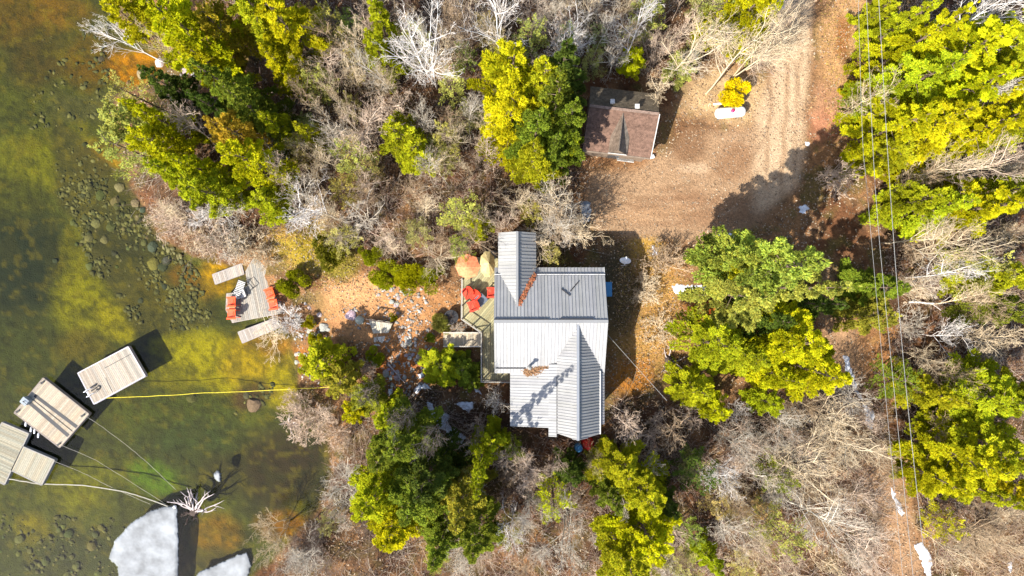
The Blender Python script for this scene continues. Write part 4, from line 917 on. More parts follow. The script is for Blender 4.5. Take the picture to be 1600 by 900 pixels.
SN = [
 ([(668, 628), (676, 630), (680, 645), (687, 650), (694, 644), (701, 647), (703, 665), (712, 672), (729, 682), (722, 692), (712, 694), (703, 704), (697, 692), (698, 674), (684, 670), (676, 660), (668, 655)], 'largest bluish snow patch in the shade of the lower grove'),
 ([(712, 630), (722, 627), (738, 629), (741, 637), (733, 646), (726, 640)], 'oval snow patch left of the star-shaped bare tree'),
 ([(646, 608), (655, 598), (668, 602), (675, 609), (662, 608), (650, 617)], 'hooked snow patch under the garden rocks'),
 ([(604, 608), (612, 606), (615, 616), (606, 619)], 'small snow patch at the top of the dark grove'),
 ([(741, 606), (750, 608), (753, 617), (744, 615)], 'sliver of snow by the deck corner shrub'),
 ([(726, 588), (732, 587), (732, 598), (727, 599)], 'tiny snow dab beside the deck corner'),
 ([(652, 584), (660, 581), (664, 588), (655, 590)], 'white snow dab among the garden rocks'),
 ([(724, 691), (735, 698), (733, 704), (724, 700)], 'crumbling snow bit at the tail of the largest patch'),
 ([(1050, 447), (1058, 444), (1080, 446), (1105, 446), (1108, 455), (1085, 458), (1058, 461), (1051, 456)], 'long strip of white snow sticking out from under the pines'),
 ([(1120, 366), (1135, 363), (1150, 367), (1152, 382), (1142, 390), (1130, 380)], 'blue-shaded snow patch at the driveway edge beside the pines'),
 ([(1017, 384), (1023, 385), (1027, 399), (1021, 400)], 'small white snow lump at the corner of the house shadow'),
 ([(1248, 322), (1258, 319), (1266, 326), (1258, 335), (1250, 332)], 'bluish snow spot in the long shadow over the driveway'),
 ([(1316, 555), (1324, 556), (1332, 577), (1342, 612), (1352, 628), (1342, 622), (1330, 600), (1322, 580)], 'long snow streak on the track beside the yellow pine'),
 ([(1346, 627), (1356, 633), (1367, 648), (1362, 672), (1350, 660), (1352, 645)], 'wider snow patch on the track below the long streak'),
 ([(1391, 756), (1397, 770), (1413, 800), (1408, 806), (1399, 790), (1393, 772)], 'thin snow sliver between the two left cables'),
 ([(1427, 850), (1440, 848), (1454, 866), (1456, 900), (1448, 903), (1440, 880)], 'bright white snow strip at the foot of the cables'),
 ([(1210, -4), (1235, -4), (1232, 10), (1222, 16), (1212, 10)], 'bluish snow patch at the top edge beside the driveway'),
 ([(1574, 880), (1581, 878), (1584, 892), (1577, 895)], 'faint snow dab in the bottom right corner'),
 ([(1256, 222), (1264, 222), (1263, 229), (1258, 228)], 'white snow crumb on the right side of the driveway'),
 ([(906, 320), (914, 312), (924, 318), (922, 345), (912, 350)], 'greyish old snow heap at the left end of the yard')]
for k, (pts, lab) in enumerate(SN): patch('snow_patch', pts, lab, 'snow', M['snow'] if k < 19 else M['ice'], .09, seed=k * 13, step=1.0)
patch('ice_slab', [(255, 793), (277, 790), (279, 840), (278, 930), (186, 930), (184, 884), (170, 872), (180, 845), (205, 818), (235, 798)], 'big fan-shaped slab of white ice floating beside the root stump', 'ice', M['ice'], .09, True, 5, 1.0, 5, 4, .25)
patch('ice_slab', [(300, 915), (312, 893), (345, 880), (385, 862), (392, 885), (380, 915)], 'flat grey ice shelf against the bank at the bottom left', 'ice', M['ice'], .07, True, 9, 1.0, 5, 4, .25)
patch('ice_lump', [(334, 738), (340, 735), (345, 742), (343, 751), (337, 749)], 'small white ice lump above the root stump', 'ice', M['ice'], .2, True, 15, 1, 3)

# ------------------------------------------------------------------ docks
def plank_deck(parent, quad, top, name='decking', pw=.14, along=0, thick=.05, base=(.50, .44, .36), seed=1, gap=.012, skip=()):
    """quad: 4 world xy; boards run from side 0-3 to side 1-2 when along=0 is swapped"""
    rs = random.Random(seed); a, b, c, d = [Vector((p[0], p[1], top)) for p in quad]
    if along: a, b, c, d = b, c, d, a
    n = max(2, int((b - a).length / pw)); m = MB()
    for i in range(n):
        t0 = i / n; t1 = (i + 1) / n - gap / max(.5, (b - a).length)
        if any(s0 <= (t0 + t1) / 2 <= s1 for s0, s1 in skip): continue
        q = rs.uniform(.78, 1.16); w_ = rs.uniform(-.04, .05); col = (base[0] * q * (1 + w_), base[1] * q, base[2] * q * (1 - w_)); dz = Vector((0, 0, rs.uniform(-.004, .004)))
        m.slab([a.lerp(b, t0) + dz, a.lerp(b, t1) + dz, d.lerp(c, t1) + dz, d.lerp(c, t0) + dz], thick, col)
    return m.build(name, M['wood'], parent)
def frame_rim(parent, quad, z0, z1, col, w=.08, mat='wood', name='rim'):
    m = MB(); ctr = sum((Vector((p[0], p[1], 0)) for p in quad), Vector()) / len(quad)
    n = len(quad)
    for i in range(n):
        a = Vector((*quad[i][:2], (z0 + z1) / 2)); b = Vector((*quad[(i + 1) % n][:2], (z0 + z1) / 2)); m.bar(a, b, w, z1 - z0, col)
    return m.build(name, M[mat], parent)
def rel(quadpx, z):
    ps = [P(x, y, z) for x, y in quadpx]; c = sum(ps, Vector()) / len(ps); return Vector((c.x, c.y, 0)), [(p - Vector((c.x, c.y, 0))) for p in ps]
def floating(name, quadpx, label, pw, along, base, seed, top=WATER + .42, skip=(), rim=(.62, .58, .55)):
    c, q = rel(quadpx, top); e = empty(name, (c.x, c.y, WATER), 0, label, 'dock', 'floating dock sections')
    ql = [(p.x, p.y) for p in q]
    plank_deck(e, ql, top - WATER, 'decking', pw, along, .05, base, seed, skip=skip)
    frame_rim(e, [(p[0] * 1.008, p[1] * 1.008) for p in ql], .06, top - WATER + .012, rim)
    m = MB()                                     # floats under the deck
    a, b, cc, d = [Vector((p[0], p[1], 0)) for p in ql]
    for t in (.15, .5, .85): m.bar(a.lerp(d, t) * .93 + Vector((0, 0, .05)), b.lerp(cc, t) * .93 + Vector((0, 0, .05)), .45, .5)
    m.build('float', M['canvas_g'], e)
    return e, ql
D1, q1 = floating('floating_dock', [(122, 583), (200, 542), (226.5, 587.5), (147, 631)], 'floating dock section with a ladder at its corner, tied by the yellow rope', .14, 0, (.33, .285, .23), 3, rim=(.46, .42, .43))
D2, q2 = floating('floating_dock', [(67.6, 591), (138.4, 647), (93, 699), (22.5, 645)], 'floating dock section with two long slots and a grey box', .14, 0, (.35, .29, .215), 4, rim=(.24, .2, .17))
D3, q3 = floating('floating_dock', [(3, 660.5), (44.5, 678), (7, 757), (-36, 737)], 'grey slatted floating dock section cut by the left edge', .11, 1, (.26, .24, .18), 5, rim=(.26,.24,.22))
D4, q4 = floating('floating_dock', [(36, 698), (85, 719), (65, 758), (18, 735)], 'smallest floating dock section, square and grey, beside the cut-off one', .14, 0, (.30, .27, .20), 6, rim=(.26,.24,.22))
def on_dock(D, px, py, z): v = P(px, py, WATER + z); return Vector((v.x - D.location.x, v.y - D.location.y, z))
# slots of the second dock: dark channels with rails
for (a, b, w_) in (((54, 617.5), (121, 668), .27), ((46.5, 629.5), (107, 681), .29)):
    m = MB(); m.bar(on_dock(D2, *a, .424), on_dock(D2, *b, .424), w_, .012); m.build('slot', M['dark'], D2)
m = MB(); m.bar(on_dock(D2, 52, 625, .435), on_dock(D2, 113, 674, .435), .04, .03); m.build('rail', M['dark'], D2)
for c in ((67, 598), (28.5, 643), (130, 649.5), (92.5, 694.5)):
    m = MB(); p = on_dock(D2, *c, .43); m.obox(p + Vector((0, 0, .03)), (.12, .09, 0), (-.03, .04, 0), (0, 0, .03)); m.bar(p + Vector((-.16, -.02, .10)), p + Vector((.16, .16, .10)), .05); m.build('cleat', M['dark'], D2)
p = on_dock(D2, 44.5, 625.5, .43); m = MB(); u = Vector((.79, -.61, 0)); v = Vector((.61, .79, 0)); m.obox(p + Vector((0, 0, .22)), u * .26, v * .24, (0, 0, .22)); m.obox(p + Vector((0, 0, .46)), u * .29, v * .27, (0, 0, .025))
gb = empty('dock_box', D2.matrix_basis @ p, 0, 'grey winch box standing at the end of the two slots', 'box'); gb.location = D2.location + p
for o_ in [m.build('housing', M['grey'], gb, loc=-p, bevel=.02)]: pass
m = MB(); m.tube([p + Vector((0, 0, .48)), p + Vector((0, 0, .62))], .035, 8); m.tube([p + Vector((0, 0, .6)), p + u * .3 + Vector((0, 0, .6))], .02, 6); m.build('crank', M['dark'], gb, loc=-p)
for k, c in enumerate(((40.5, 662), (48.5, 671), (54, 673.5), (60, 680))):
    m = MB(); p = on_dock(D2, *c, .25); m.lathe([(0, -.22), (.06, -.18), (.08, 0), (.06, .18), (0, .22)], 8, Matrix.Translation(p) @ Matrix.Rotation(R(80), 4, 'X')); m.build('fender', M['white'], D2, smooth_=True)
# ladder on the first dock
m = MB(); L0 = Vector((-.50, .86, 0)) * .22; out = Vector((-.87, -.5, 0)); c = on_dock(D1, 141, 614, .42); c0 = c
for sgn in (-1, 1):
    b0 = c + L0 * sgn; m.tube([b0 - out * .45 + Vector((0, 0, .02)), b0 - out * .45 + Vector((0, 0, .45)), b0 - out * .2 + Vector((0, 0, .62)), b0 + out * .12 + Vector((0, 0, .5)), b0 + out * .2, b0 + out * .22 - Vector((0, 0, 1.1))], .028, 6)
for k in range(4): m.bar(c - L0 + out * .21 - Vector((0, 0, .05 + k * .28)), c + L0 + out * .21 - Vector((0, 0, .05 + k * .28)), .09, .03)
ld = empty('swim_ladder', D1.location + c, 0, 'white bent-tube swim ladder hooked on the floating dock corner', 'ladder'); m.build('ladder_frame', M['white'], ld, loc=-c)
m = MB(); p = on_dock(D1, 149, 604, .425)  # black bars modelled in place of the ladder's cast shadow on the boards
m.bar(p + Vector((-.35, -.1, .05)), p + Vector((.1, .2, .05)), .12, .07); m.tube([p + Vector((.1, -.25, .06)), p + Vector((.35, -.2, .06)), p + Vector((.42, 0, .06)), p + Vector((.2, .05, .06))], .05, 6); m.tube([p + Vector((-.3, -.35, .06)), p + Vector((.1, -.1, .06))], .05, 6)
cl = empty('ladder_shadow', D1.location + p, 0, 'black solid shape standing in for the shadow of the swim ladder', 'shadow shape'); m.build('shadow_marks', M['dark'], cl, loc=-p)
m = MB(); m.bar(on_dock(D1, 163, 575.5, .425), on_dock(D1, 205, 553, .425), .04, .01); m.build('board_gap', M['dark'], D1)
m = MB(); m.bar(on_dock(D1, 165, 590, .425), on_dock(D1, 176, 613, .425), .035, .012, ); m.build('seam_board', M['charwood'], D1)

# ropes
def rope(name, pts, r, mat, label):
    m = MB(); out = []
    for i in range(len(pts) - 1):
        for t in np.linspace(0, 1, 6)[:-1]: out.append(Vector(pts[i]).lerp(Vector(pts[i + 1]), t))
    out.append(Vector(pts[-1])); out = [p + Vector((random.uniform(-.02, .02), random.uniform(-.02, .02), 0)) for p in out]
    c = out[0].copy(); m.tube([p - c for p in out], r, 5); return tag(m.build(name, M[mat], loc=c), label, 'rope', 'mooring ropes')
WZ = WATER
rope('mooring_rope', [P(166, 622, WZ + .3), P(230, 619.5, WZ + .1), P(320, 614, WZ + .05), P(400, 611, WZ + .12), P(470, 607, WZ + .5), P(545, 603.5, .3)], .026, 'rope_y', 'long yellow rope from the ladder dock to the shore cedars')
rope('mooring_rope', [P(134, 650, WZ + .4), P(160, 667, WZ + .05), P(200, 697, WZ + .03), P(232, 724, WZ + .03), P(274, 765, WZ + .3)], .014, 'rope_w', 'thin pale rope from the slotted dock right corner to the root stump')
rope('mooring_rope', [P(97, 696, WZ + .4), P(150, 719, WZ + .03), P(200, 750, WZ + .03), P(258, 787, WZ + .1)], .013, 'rope_w', 'thin pale rope from the slotted dock lower corner')
rope('mooring_rope', [P(84, 720, WZ + .4), P(130, 739, WZ + .05), P(165, 757, WZ + .03), P(235, 788, WZ + .08)], .014, 'rope_w', 'thin pale rope from the smallest dock section')
rope('mooring_rope', [P(12, 748, WZ + .3), P(60, 756, WZ + .2), P(130, 758, WZ + .12), P(190, 767, WZ + .12), P(225, 777, WZ + .12), P(262, 791, WZ + .2)], .045, 'rope_w', 'thick curved white rope from the cut-off dock to the ice')

# shore dock with ramps
DZ = WATER + .55
mainpoly = [(354, 459), (353, 484), (363, 504), (441, 489), (436, 460), (431, 420), (422, 385), (404, 396), (395, 405), (384, 424), (387, 446), (373, 457)]
c, q = rel(mainpoly, DZ); sd = empty('shore_dock', (c.x, c.y, WATER), 0, 'weathered plank dock on the shore carrying four orange chairs', 'dock')
def clip_strip(poly, d, n, o0, o1):
    """clip 2D polygon to o0<=n.p<=o1"""
    def cl(P_, sgn, o):
        out = []
        for i in range(len(P_)):
            a = P_[i]; b = P_[(i + 1) % len(P_)]; da = sgn * (a.dot(n) - o); db = sgn * (b.dot(n) - o)
            if da >= 0: out.append(a)
            if (da > 0) != (db > 0) and abs(da - db) > 1e-9: out.append(a + (b - a) * (da / (da - db)))
        return out
    return cl(cl(poly, 1, o0), -1, o1)
def boards(parent, poly, top, name, pw, dirv, base, seed, thick=.05, mat='wood'):
    rs = random.Random(seed); poly = [Vector((p[0], p[1])) for p in poly]; d = Vector(dirv).normalized(); n = Vector((-d.y, d.x)); m = MB()
    lo = min(p.dot(n) for p in poly); hi = max(p.dot(n) for p in poly); o = lo
    while o < hi:
        st = clip_strip(poly, d, n, o, o + pw - .014)
        if len(st) >= 3:
            k = rs.uniform(.78, 1.16); w_ = rs.uniform(-.04, .05); dz = rs.uniform(-.004, .004)
            m.slab([Vector((p.x, p.y, top + dz)) for p in st], thick, (base[0] * k * (1 + w_), base[1] * k, base[2] * k * (1 - w_)))
        o += pw
    return m.build(name, M[mat], parent)
boards(sd, q, DZ - WATER, 'decking', .15, (.2, -.98), (.28, .255, .215), 8)
m = MB()
for p in q: m.box(p.x - .06, p.x + .06, p.y - .06, p.y + .06, -.7, DZ - WATER - .05)
m.build('post', M['charwood'], sd); frame_rim(sd, [(p.x, p.y) for p in q], .3, DZ - WATER - .01, (.34, .30, .26), .06)
for quad, lab in (([(332, 429), (377, 412), (381, 428), (336.5, 444)], 'upper grey plank ramp set off the dock head'), ([(372, 519), (430, 497), (438, 511), (379, 536)], 'lower pale plank ramp below the shore dock')):
    c, q = rel(quad, WATER + .3); e = empty('plank_ramp', (c.x, c.y, WATER), 0, lab, 'ramp'); ql = [(p.x, p.y) for p in q]
    plank_deck(e, ql, .3, 'decking', .13, 0, .04, (.34, .30, .26), 11); frame_rim(e, [(x * 1.01, y * 1.01) for x, y in ql], .10, .305, (.3, .27, .25), .06)

# ------------------------------------------------------------------ adirondack chair, table, lounger
def make_chair(name, mat, label, group):
    e = empty(name, (0, 0, 0), 0, label, 'chair', group)     # faces +x
    m = MB()
    for k in range(6): x = -.22 + k * .09; m.box(x, x + .078, -.27, .27, .30 + .02 * k, .325 + .02 * k)
    m.build('seat', mat, e, bevel=.006)
    m = MB(); up = Vector((-.42, 0, .9)).normalized()
    for k in range(6):
        y = -.25 + k * .1; Lb = .78 - abs(k - 2.5) * .055; a = Vector((-.22, y, .30)); m.obox(a + up * Lb / 2, up * Lb / 2, (0, .044, 0), up.cross(Vector((0, 1, 0))) * .012)
    m.build('backrest', mat, e, bevel=.006)
    for s_ in (-1, 1):
        m = MB(); m.box(-.40, .34, s_ * .34 - .07, s_ * .34 + .07, .55, .575); m.build('armrest', mat, e, bevel=.01)
        m = MB(); m.box(.20, .30, s_ * .31 - .02, s_ * .31 + .02, 0, .55); m.build('leg', mat, e)
        m = MB(); m.bar((.26, s_ * .27, .36), (-.55, s_ * .27, .05), .03, .12); m.build('leg', mat, e)
    return e
def put(e, pos, face, sc=1.0):
    e.location = pos; e.rotation_euler = (0, 0, face); e.scale = (sc,) * 3; return e
ch = make_chair('adirondack_chair', M['orange'], '', 'orange chairs on the shore dock'); first = True
for px, py, f, lab in ((365, 471.5, R(180), 'orange chair at the lake end, upper of the pair beside the white lounger'), (365, 490.5, R(180), 'orange chair at the lake end, lower of the pair near the dock tip'),
                       (424, 458, R(200), 'orange chair touching the round green shrub, upper of the inland pair'), (429.5, 476, R(190), 'orange chair at the inland edge of the dock, lower of the inland pair')):
    e = ch if first else copy_tree(ch); first = False; put(e, P(px, py, DZ + .01), f, 1.0); e['label'] = lab
def make_table(mat, label, pos, r=.24, hh=.45):
    e = empty('side_table', pos, 0, label, 'table'); m = MB(); m.box(-r, r, -r, r, hh - .03, hh); m.build('table_top', mat, e, bevel=.01)
    for sx in (-1, 1):
        for sy in (-1, 1): m = MB(); m.box(sx * r * .8 - .02, sx * r * .8 + .02, sy * r * .8 - .02, sy * r * .8 + .02, 0, hh - .03); m.build('leg', mat, e)
make_table(M['coral'], 'faded orange side table between the two lake-end chairs', P(366, 481, DZ + .01)); make_table(M['coral'], 'faded orange side table between the two inland chairs on the dock', P(427, 467, DZ + .01))
def lounger(px, py, rz, label, Lb=1.3):
    e = empty('folding_lounger', P(px, py, DZ + .01), rz, label, 'chair', 'strap loungers on the shore dock'); m = MB()
    for s_ in (-1, 1): m.tube([(-Lb / 2, s_ * .3, .55), (-.15, s_ * .3, .32), (Lb / 2, s_ * .3, .34)], .02, 6)
    m.tube([(Lb / 2, -.3, .34), (Lb / 2, .3, .34)], .02, 6); m.tube([(-Lb / 2, -.3, .55), (-Lb / 2, .3, .55)], .02, 6); m.build('frame', M['dark'], e)
    for x in (-.35, .35):
        m = MB(); m.tube([(x, -.3, .34), (x + .05, -.3, 0), (x + .05, .3, 0), (x, .3, .34)], .018, 6); m.build('leg', M['dark'], e)
    m = MB()
    for k in range(9):
        x = -Lb / 2 + .06 + k * (Lb - .1) / 9; z = .56 - (x + Lb / 2) * .45 if x < -.15 else .34; z = max(z, .335); m.box(x, x + .085, -.3, .3, z, z + .012)
    m.build('strap', M['trim'], e)
lounger(377, 450, R(70), 'white strap lounger at the top of the lake-end dock arm'); lounger(378.5, 460, R(20), 'white strap lounger partly folded, next to the upper lake-end chair', .8)
e = empty('folding_stool', P(391, 446, DZ + .01), R(40), 'bare black square frame standing on the dock beside the white lounger', 'frame'); m = MB()
m.tube([(-.25, -.35, .3), (.35, -.35, .3), (.35, .35, .3), (-.25, .35, .3), (-.25, -.35, .3)], .028, 6)
m.build('frame', M['dark'], e); m = MB(); [m.tube([(x, y, 0), (x, y, .3)], .02, 6) for x in (-.25, .35) for y in (-.35, .35)]; m.build('leg', M['dark'], e)

# ------------------------------------------------------------------ bleached root stump, snag, fallen trunks
def root_thing(px, py, rad, n, label, mat, seed, name='root_stump', z=WATER, side=None, rr0=.07):
    rs = np.random.RandomState(seed); c = P(px, py, z); e = empty(name, c, 0, label, 'dead wood'); m = MB()
    m.lathe([(0, -.5), (.32, -.4), (.38, 0), (.26, .25), (0, .3)], 9)
    m.build('stump', M['charwood'], e)
    m = MB()
    for k in range(n):
        a = (6.28 * k / n if side is None else side[0] + (side[1] - side[0]) * k / (n - 1)) + rs.normal() * .12; L = rad * (.55 + .5 * rs.rand()); p = np.array([0, 0, .05]); pts = [p]; d = np.array([math.cos(a), math.sin(a), .35])
        for j in range(6): d = d + rs.normal(size=3) * [.32, .32, .22]; d /= np.linalg.norm(d); p = p + d * L / 6; p[2] = max(p[2], .03); pts.append(p)
        m.tube([tuple(q_) for q_ in pts], [rr0 * (1 - .8 * j / 6) for j in range(7)], 6)
        for b in (3, 4):
            dd = d + rs.normal(size=3) * .7; dd /= np.linalg.norm(dd); m.tube([tuple(pts[b]), tuple(pts[b] + dd * L * .15), tuple(pts[b] + dd * L * .28 + [0, 0, .08])], [rr0 * .45, rr0 * .3, .008], 5)
    m.build('root', M[mat], e, smooth_=True); return e
root_thing(303, 800, 3.0, 14, 'bleached uprooted stump with twisted roots standing in the water', 'driftwood', 5, side=(R(20), R(140)), rr0=.09)
root_thing(305, 797, 1.4, 9, 'dark tangle of roots under the bleached stump', 'charwood', 6, 'root_tangle', side=(R(110), R(260)))
root_thing(456, 662, 1.5, 6, 'short white snag in the shallows beside the purple bush', 'driftwood', 8, 'shore_snag', side=(R(-10), R(250)))
root_thing(1045, 562, 2.0, 7, 'bleached fallen crown beside the small ravine east of the house', 'driftwood', 9, 'fallen_branch_heap', z=0.05, rr0=.06)
m = MB(); b = P(273, 792, WATER + .2); m.lathe([(0, -.13), (.1, -.1), (.15, 0), (.1, .1), (0, .13)], 10, Matrix.Translation(b)); tag(m.build('mooring_buoy', M['white'], smooth_=True), 'small white buoy at the corner of the fan-shaped ice', 'buoy')
def logt(a, b, r, mat, label, name='fallen_log', dz=.12, limbs=4, up=.5):
    a = PG(*a, dz) if len(a) == 2 else P(*a); b = PG(*b, dz) if len(b) == 2 else P(*b); rs = np.random.RandomState(int(a.x * 10) % 999); e = empty(name, a, 0, label, 'log'); m = MB(); d = b - a; n = 7
    pts = [d * (k / n) + Vector((rs.normal() * .03, rs.normal() * .03, 0)) * (0 < k) for k in range(n + 1)]; m.tube([tuple(p) for p in pts], [r * (1 - .65 * k / n) for k in range(n + 1)], 7); m.build('trunk', M[mat], e, smooth_=True)
    if limbs:
        m = MB(); s_ = d.cross(Vector((0, 0, 1))).normalized()
        for k in range(limbs):
            p = d * (.35 + .6 * k / limbs); sg = (-1) ** k; L = d.length * .22 * (.6 + rs.rand() * .6); q_ = p + (s_ * sg * .7 + d.normalized() * .8 + Vector((0, 0, up * rs.rand()))) * L
            m.tube([tuple(p), tuple((p + q_) / 2 + Vector((0, 0, .05))), tuple(q_)], [r * .4, r * .25, .01], 5)
        m.build('branches', M[mat], e)
M['birchbark'] = plain('white_birch_bark', (.62, .58, .54), .7, nscale=10, namt=.25)
M['tanbark'] = plain('tan_dead_wood', (.40, .31, .22), .85, nscale=10, namt=.3)
e = place(BARE['birch'][1], PG(266, 101).x, PG(266, 101).y, 1.7, 6.6, 'fallen_birch', 'white birch fallen out over the lake from the shore boulders', 'tree', None, (.72, .68, .64), names=('trunk', 'branches'))
dv_ = P(170, 52, WATER + 2.2) - PG(266, 101); e.rotation_mode = 'QUATERNION'; e.rotation_quaternion = dv_.to_track_quat('Z', 'X')
logt((1082, 560), (1130, 566), .13, 'birchbark', 'fallen white trunk half under the southern pines of the east cluster', limbs=2)
logt((1340, 158), (1392, 128, 2.0), .08, 'tanbark', 'pale pole leaning by the cables, topmost of three', limbs=3); logt((1340, 173), (1396, 148, 2.0), .08, 'tanbark', 'pale pole leaning by the cables, middle of three', limbs=3); logt((1341, 192), (1395, 168, 1.6), .08, 'tanbark', 'pale pole leaning by the cables, lowest of three', limbs=3)
logt((1420, 472), (1518, 476, .9), .09, 'birchbark', 'pale fallen trunk lying right of the cables below the white bare tree', limbs=4)
logt((1460, 565), (1600, 598), .12, 'tanbark', 'long tan fallen trunk below the whitish rounded bare tree', limbs=4); logt((1520, 520), (1598, 532), .07, 'tanbark', 'thin tan fallen trunk reaching the right edge', limbs=3); logt((1530, 540), (1600, 505), .07, 'tanbark', 'thin leaning dead trunk at the right edge in mid-frame', limbs=2)
logt((1478, 830), (1560, 900), .09, 'tanbark', 'tan fallen trunk running into the bottom right corner', limbs=4); logt((573, 505), (592, 512), .06, 'birchbark', 'short pale stick beside the wooden landing', limbs=0)
logt((606, 568), (634, 600), .07, 'driftwood', 'grey dead branch at the foot of the garden', limbs=4); logt((470, 510), (420, 498, WATER + .9), .05, 'birchbark', 'white dead branch arching over the lower ramp', limbs=8)

# ------------------------------------------------------------------ house
def roofplane(m, pts, ribdir, col, rib=.24, rib_h=.035, thick=.07, ribcol=None, seed=1):
    """planar world polygon with standing ribs along the xy direction ribdir"""
    rs = random.Random(seed + int(abs(pts[0][0]) * 37)); pts = [Vector(p) for p in pts]; nrm = (pts[1] - pts[0]).cross(pts[2] - pts[0]).normalized()
    if nrm.z < 0: nrm = -nrm
    d0 = -pts[0].dot(nrm); zz = lambda p: -(nrm.x * p.x + nrm.y * p.y + d0) / nrm.z
    d = Vector(ribdir).normalized(); n = Vector((-d.y, d.x)); P2 = [Vector((p.x, p.y)) for p in pts]; lo = min(p.dot(n) for p in P2); hi = max(p.dot(n) for p in P2); o = lo; k = 1
    while o < hi:
        k = rs.uniform(.84, 1.10) if rs.random() < .6 else k; st = clip_strip(P2, d, n, o, o + rib)
        if len(st) >= 3: m.slab([Vector((p.x, p.y, zz(p))) for p in st], thick, (col[0] * k, col[1] * k, col[2] * k * rs.uniform(.97, 1.03)))
        o += rib
    o = lo + .03
    while o < hi - .02:
        st = clip_strip(P2, d, n, o, o + .035)
        if len(st) >= 3:
            ts = sorted(st, key=lambda p: p.dot(d)); a, b = ts[0], ts[-1]; ctr = o + .0175; a = d * a.dot(d) + n * ctr; b = d * b.dot(d) + n * ctr
            A_ = Vector((a.x, a.y, zz(a))) + nrm * rib_h / 2; B_ = Vector((b.x, b.y, zz(b))) + nrm * rib_h / 2; dd = (B_ - A_); L = dd.length
            if L > .05: m.obox((A_ + B_) / 2, dd / 2, Vector((n.x, n.y, 0)) * .022, nrm * rib_h / 2, ribcol or col)
        o += rib
HX0, HX1 = -1.25, 6.62; RY = -2.30; RZ = 6.3
eN = (1.47, 4.40); bN = (.90, 4.78); eS = (-6.10, 4.45)
house = empty('cottage', (2.7, -3, 0), 0, 'cottage with a ribbed grey metal roof, two cross gables and a west deck', 'house')
off = -Vector(house.location)
def hb(m, name, mat, par=house, **k): o = m.build(name, M[mat], par, **k); o.location = off if par is house else (0, 0, 0); return o
gN = (.27, .268, .265); gS = (.30, .295, .29); gD = (.27, .268, .262)  # same steel throughout; slopes facing the sun are coloured lighter
m = MB()
roofplane(m, [(HX0, RY, RZ), (HX1, RY, RZ), (HX1, bN[0], bN[1]), (HX0, bN[0], bN[1])], (0, 1), gN)
roofplane(m, [(HX0, RY, RZ + .01), (HX0, eS[0], eS[1]), (HX1, eS[0], eS[1]), (HX1, RY, RZ + .01)], (0, 1), gS)
hb(m, 'roof', 'roof_metal')
m = MB(); roofplane(m, [(HX0, bN[0] - .05, bN[1] - .10), (HX1, bN[0] - .05, bN[1] - .10), (HX1, eN[0], eN[1]), (HX0, eN[0], eN[1])], (0, 1), gN); hb(m, 'porch_roof', 'roof_metal')
m = MB(); m.bar((HX0, RY, RZ + .05), (HX1, RY, RZ + .05), .22, .05, (.2, .2, .2)); hb(m, 'ridge_cap', 'roof_metal')
# north cross gable
nx, nz, ny = .36, 5.78, 3.95; wx_, ex_ = -.98, 1.72; ez = 4.62
m = MB(); roofplane(m, [(nx, -1.6, nz), (nx, ny, nz), (wx_, ny, ez), (wx_, -1.6, ez)], (1, 0), (.285, .28, .27)); roofplane(m, [(nx, -1.6, nz), (ex_, -1.6, ez), (ex_, ny, ez), (nx, ny, nz)], (1, 0), gD)
hb(m, 'north_gable_roof', 'roof_metal'); m = MB(); m.bar((nx, -1.3, nz + .05), (nx, ny, nz + .05), .16, .05, (.2, .2, .2)); hb(m, 'ridge_cap', 'roof_metal')
# south cross gable
sx, sz, sy = 4.56, 6.14, -10.54; mx_, mz = 3.18, 4.98; lx, lz = -.13, 4.25; ex2, ez2 = 6.27, 4.72
m = MB(); roofplane(m, [(sx, -2.55, sz), (mx_, -2.55, mz), (mx_, sy + .25, mz), (sx, sy, sz)], (1, 0), (.275, .27, .265), .21); roofplane(m, [(sx, -2.55, sz), (sx, sy, sz), (ex2, sy + .15, ez2), (ex2, -2.55, ez2)], (1, 0), gD, .21)
hb(m, 'south_gable_roof', 'roof_metal')
m = MB(); y1 = P(857, 682, 4.8).y; y2 = P(857, 668, 4.7).y; x2 = P(857, 668, 4.7).x; sl_ = (mz - lz) / (mx_ - lx)
roofplane(m, [(mx_, -5.4, mz - .02), (x2, -5.4, mz - .02 - sl_ * (mx_ - x2)), (x2, y1, mz - .02 - sl_ * (mx_ - x2)), (mx_, y1, mz - .02)], (1, 0), gS, .21); roofplane(m, [(x2, -5.75, mz - .02 - sl_ * (mx_ - x2)), (lx, -5.75, lz - .02), (lx, y2, lz - .02), (x2, y2, mz - .02 - sl_ * (mx_ - x2))], (1, 0), gS, .21)
hb(m, 'lean_to_roof', 'roof_metal')
m = MB(); m.bar((sx, -2.5, sz + .05), (sx, sy, sz + .05), .18, .05, (.2, .21, .23)); hb(m, 'ridge_cap', 'roof_metal')
m = MB(); m.bar((mx_, -6.3, mz + .02), (mx_, y1, mz + .02), .05, .04); hb(m, 'flashing', 'dark')
m = MB(); m.bar((ex2, -5.9, ez2 + .03), (ex2, sy + .15, ez2 + .03), .09, .08); hb(m, 'gutter', 'trim')
m = MB(); roofplane(m, [(ex2 + .04, -6.05, ez2 - .1), (ex2 + .04, -9.75, ez2 - .1), (HX1, -9.75, 4.45), (HX1, -6.05, 4.45)], (1, 0), (.26, .25, .25), .2); hb(m, 'side_roof', 'roof_metal')
m = MB(); m.bar((HX0 + .08, eS[0] + .38, 4.70), (.95, eS[0] + .38, 4.70), .06, .07); hb(m, 'snow_guard', 'dark')
m = MB(); m.bar((HX0, RY + .14, RZ + .03), (2.5, RY + .14, RZ + .03), .09, .06); m.bar((3.3, RY + .16, RZ + .03), (5.6, RY + .16, RZ + .03), .09, .06); hb(m, 'ridge_vent', 'dark')
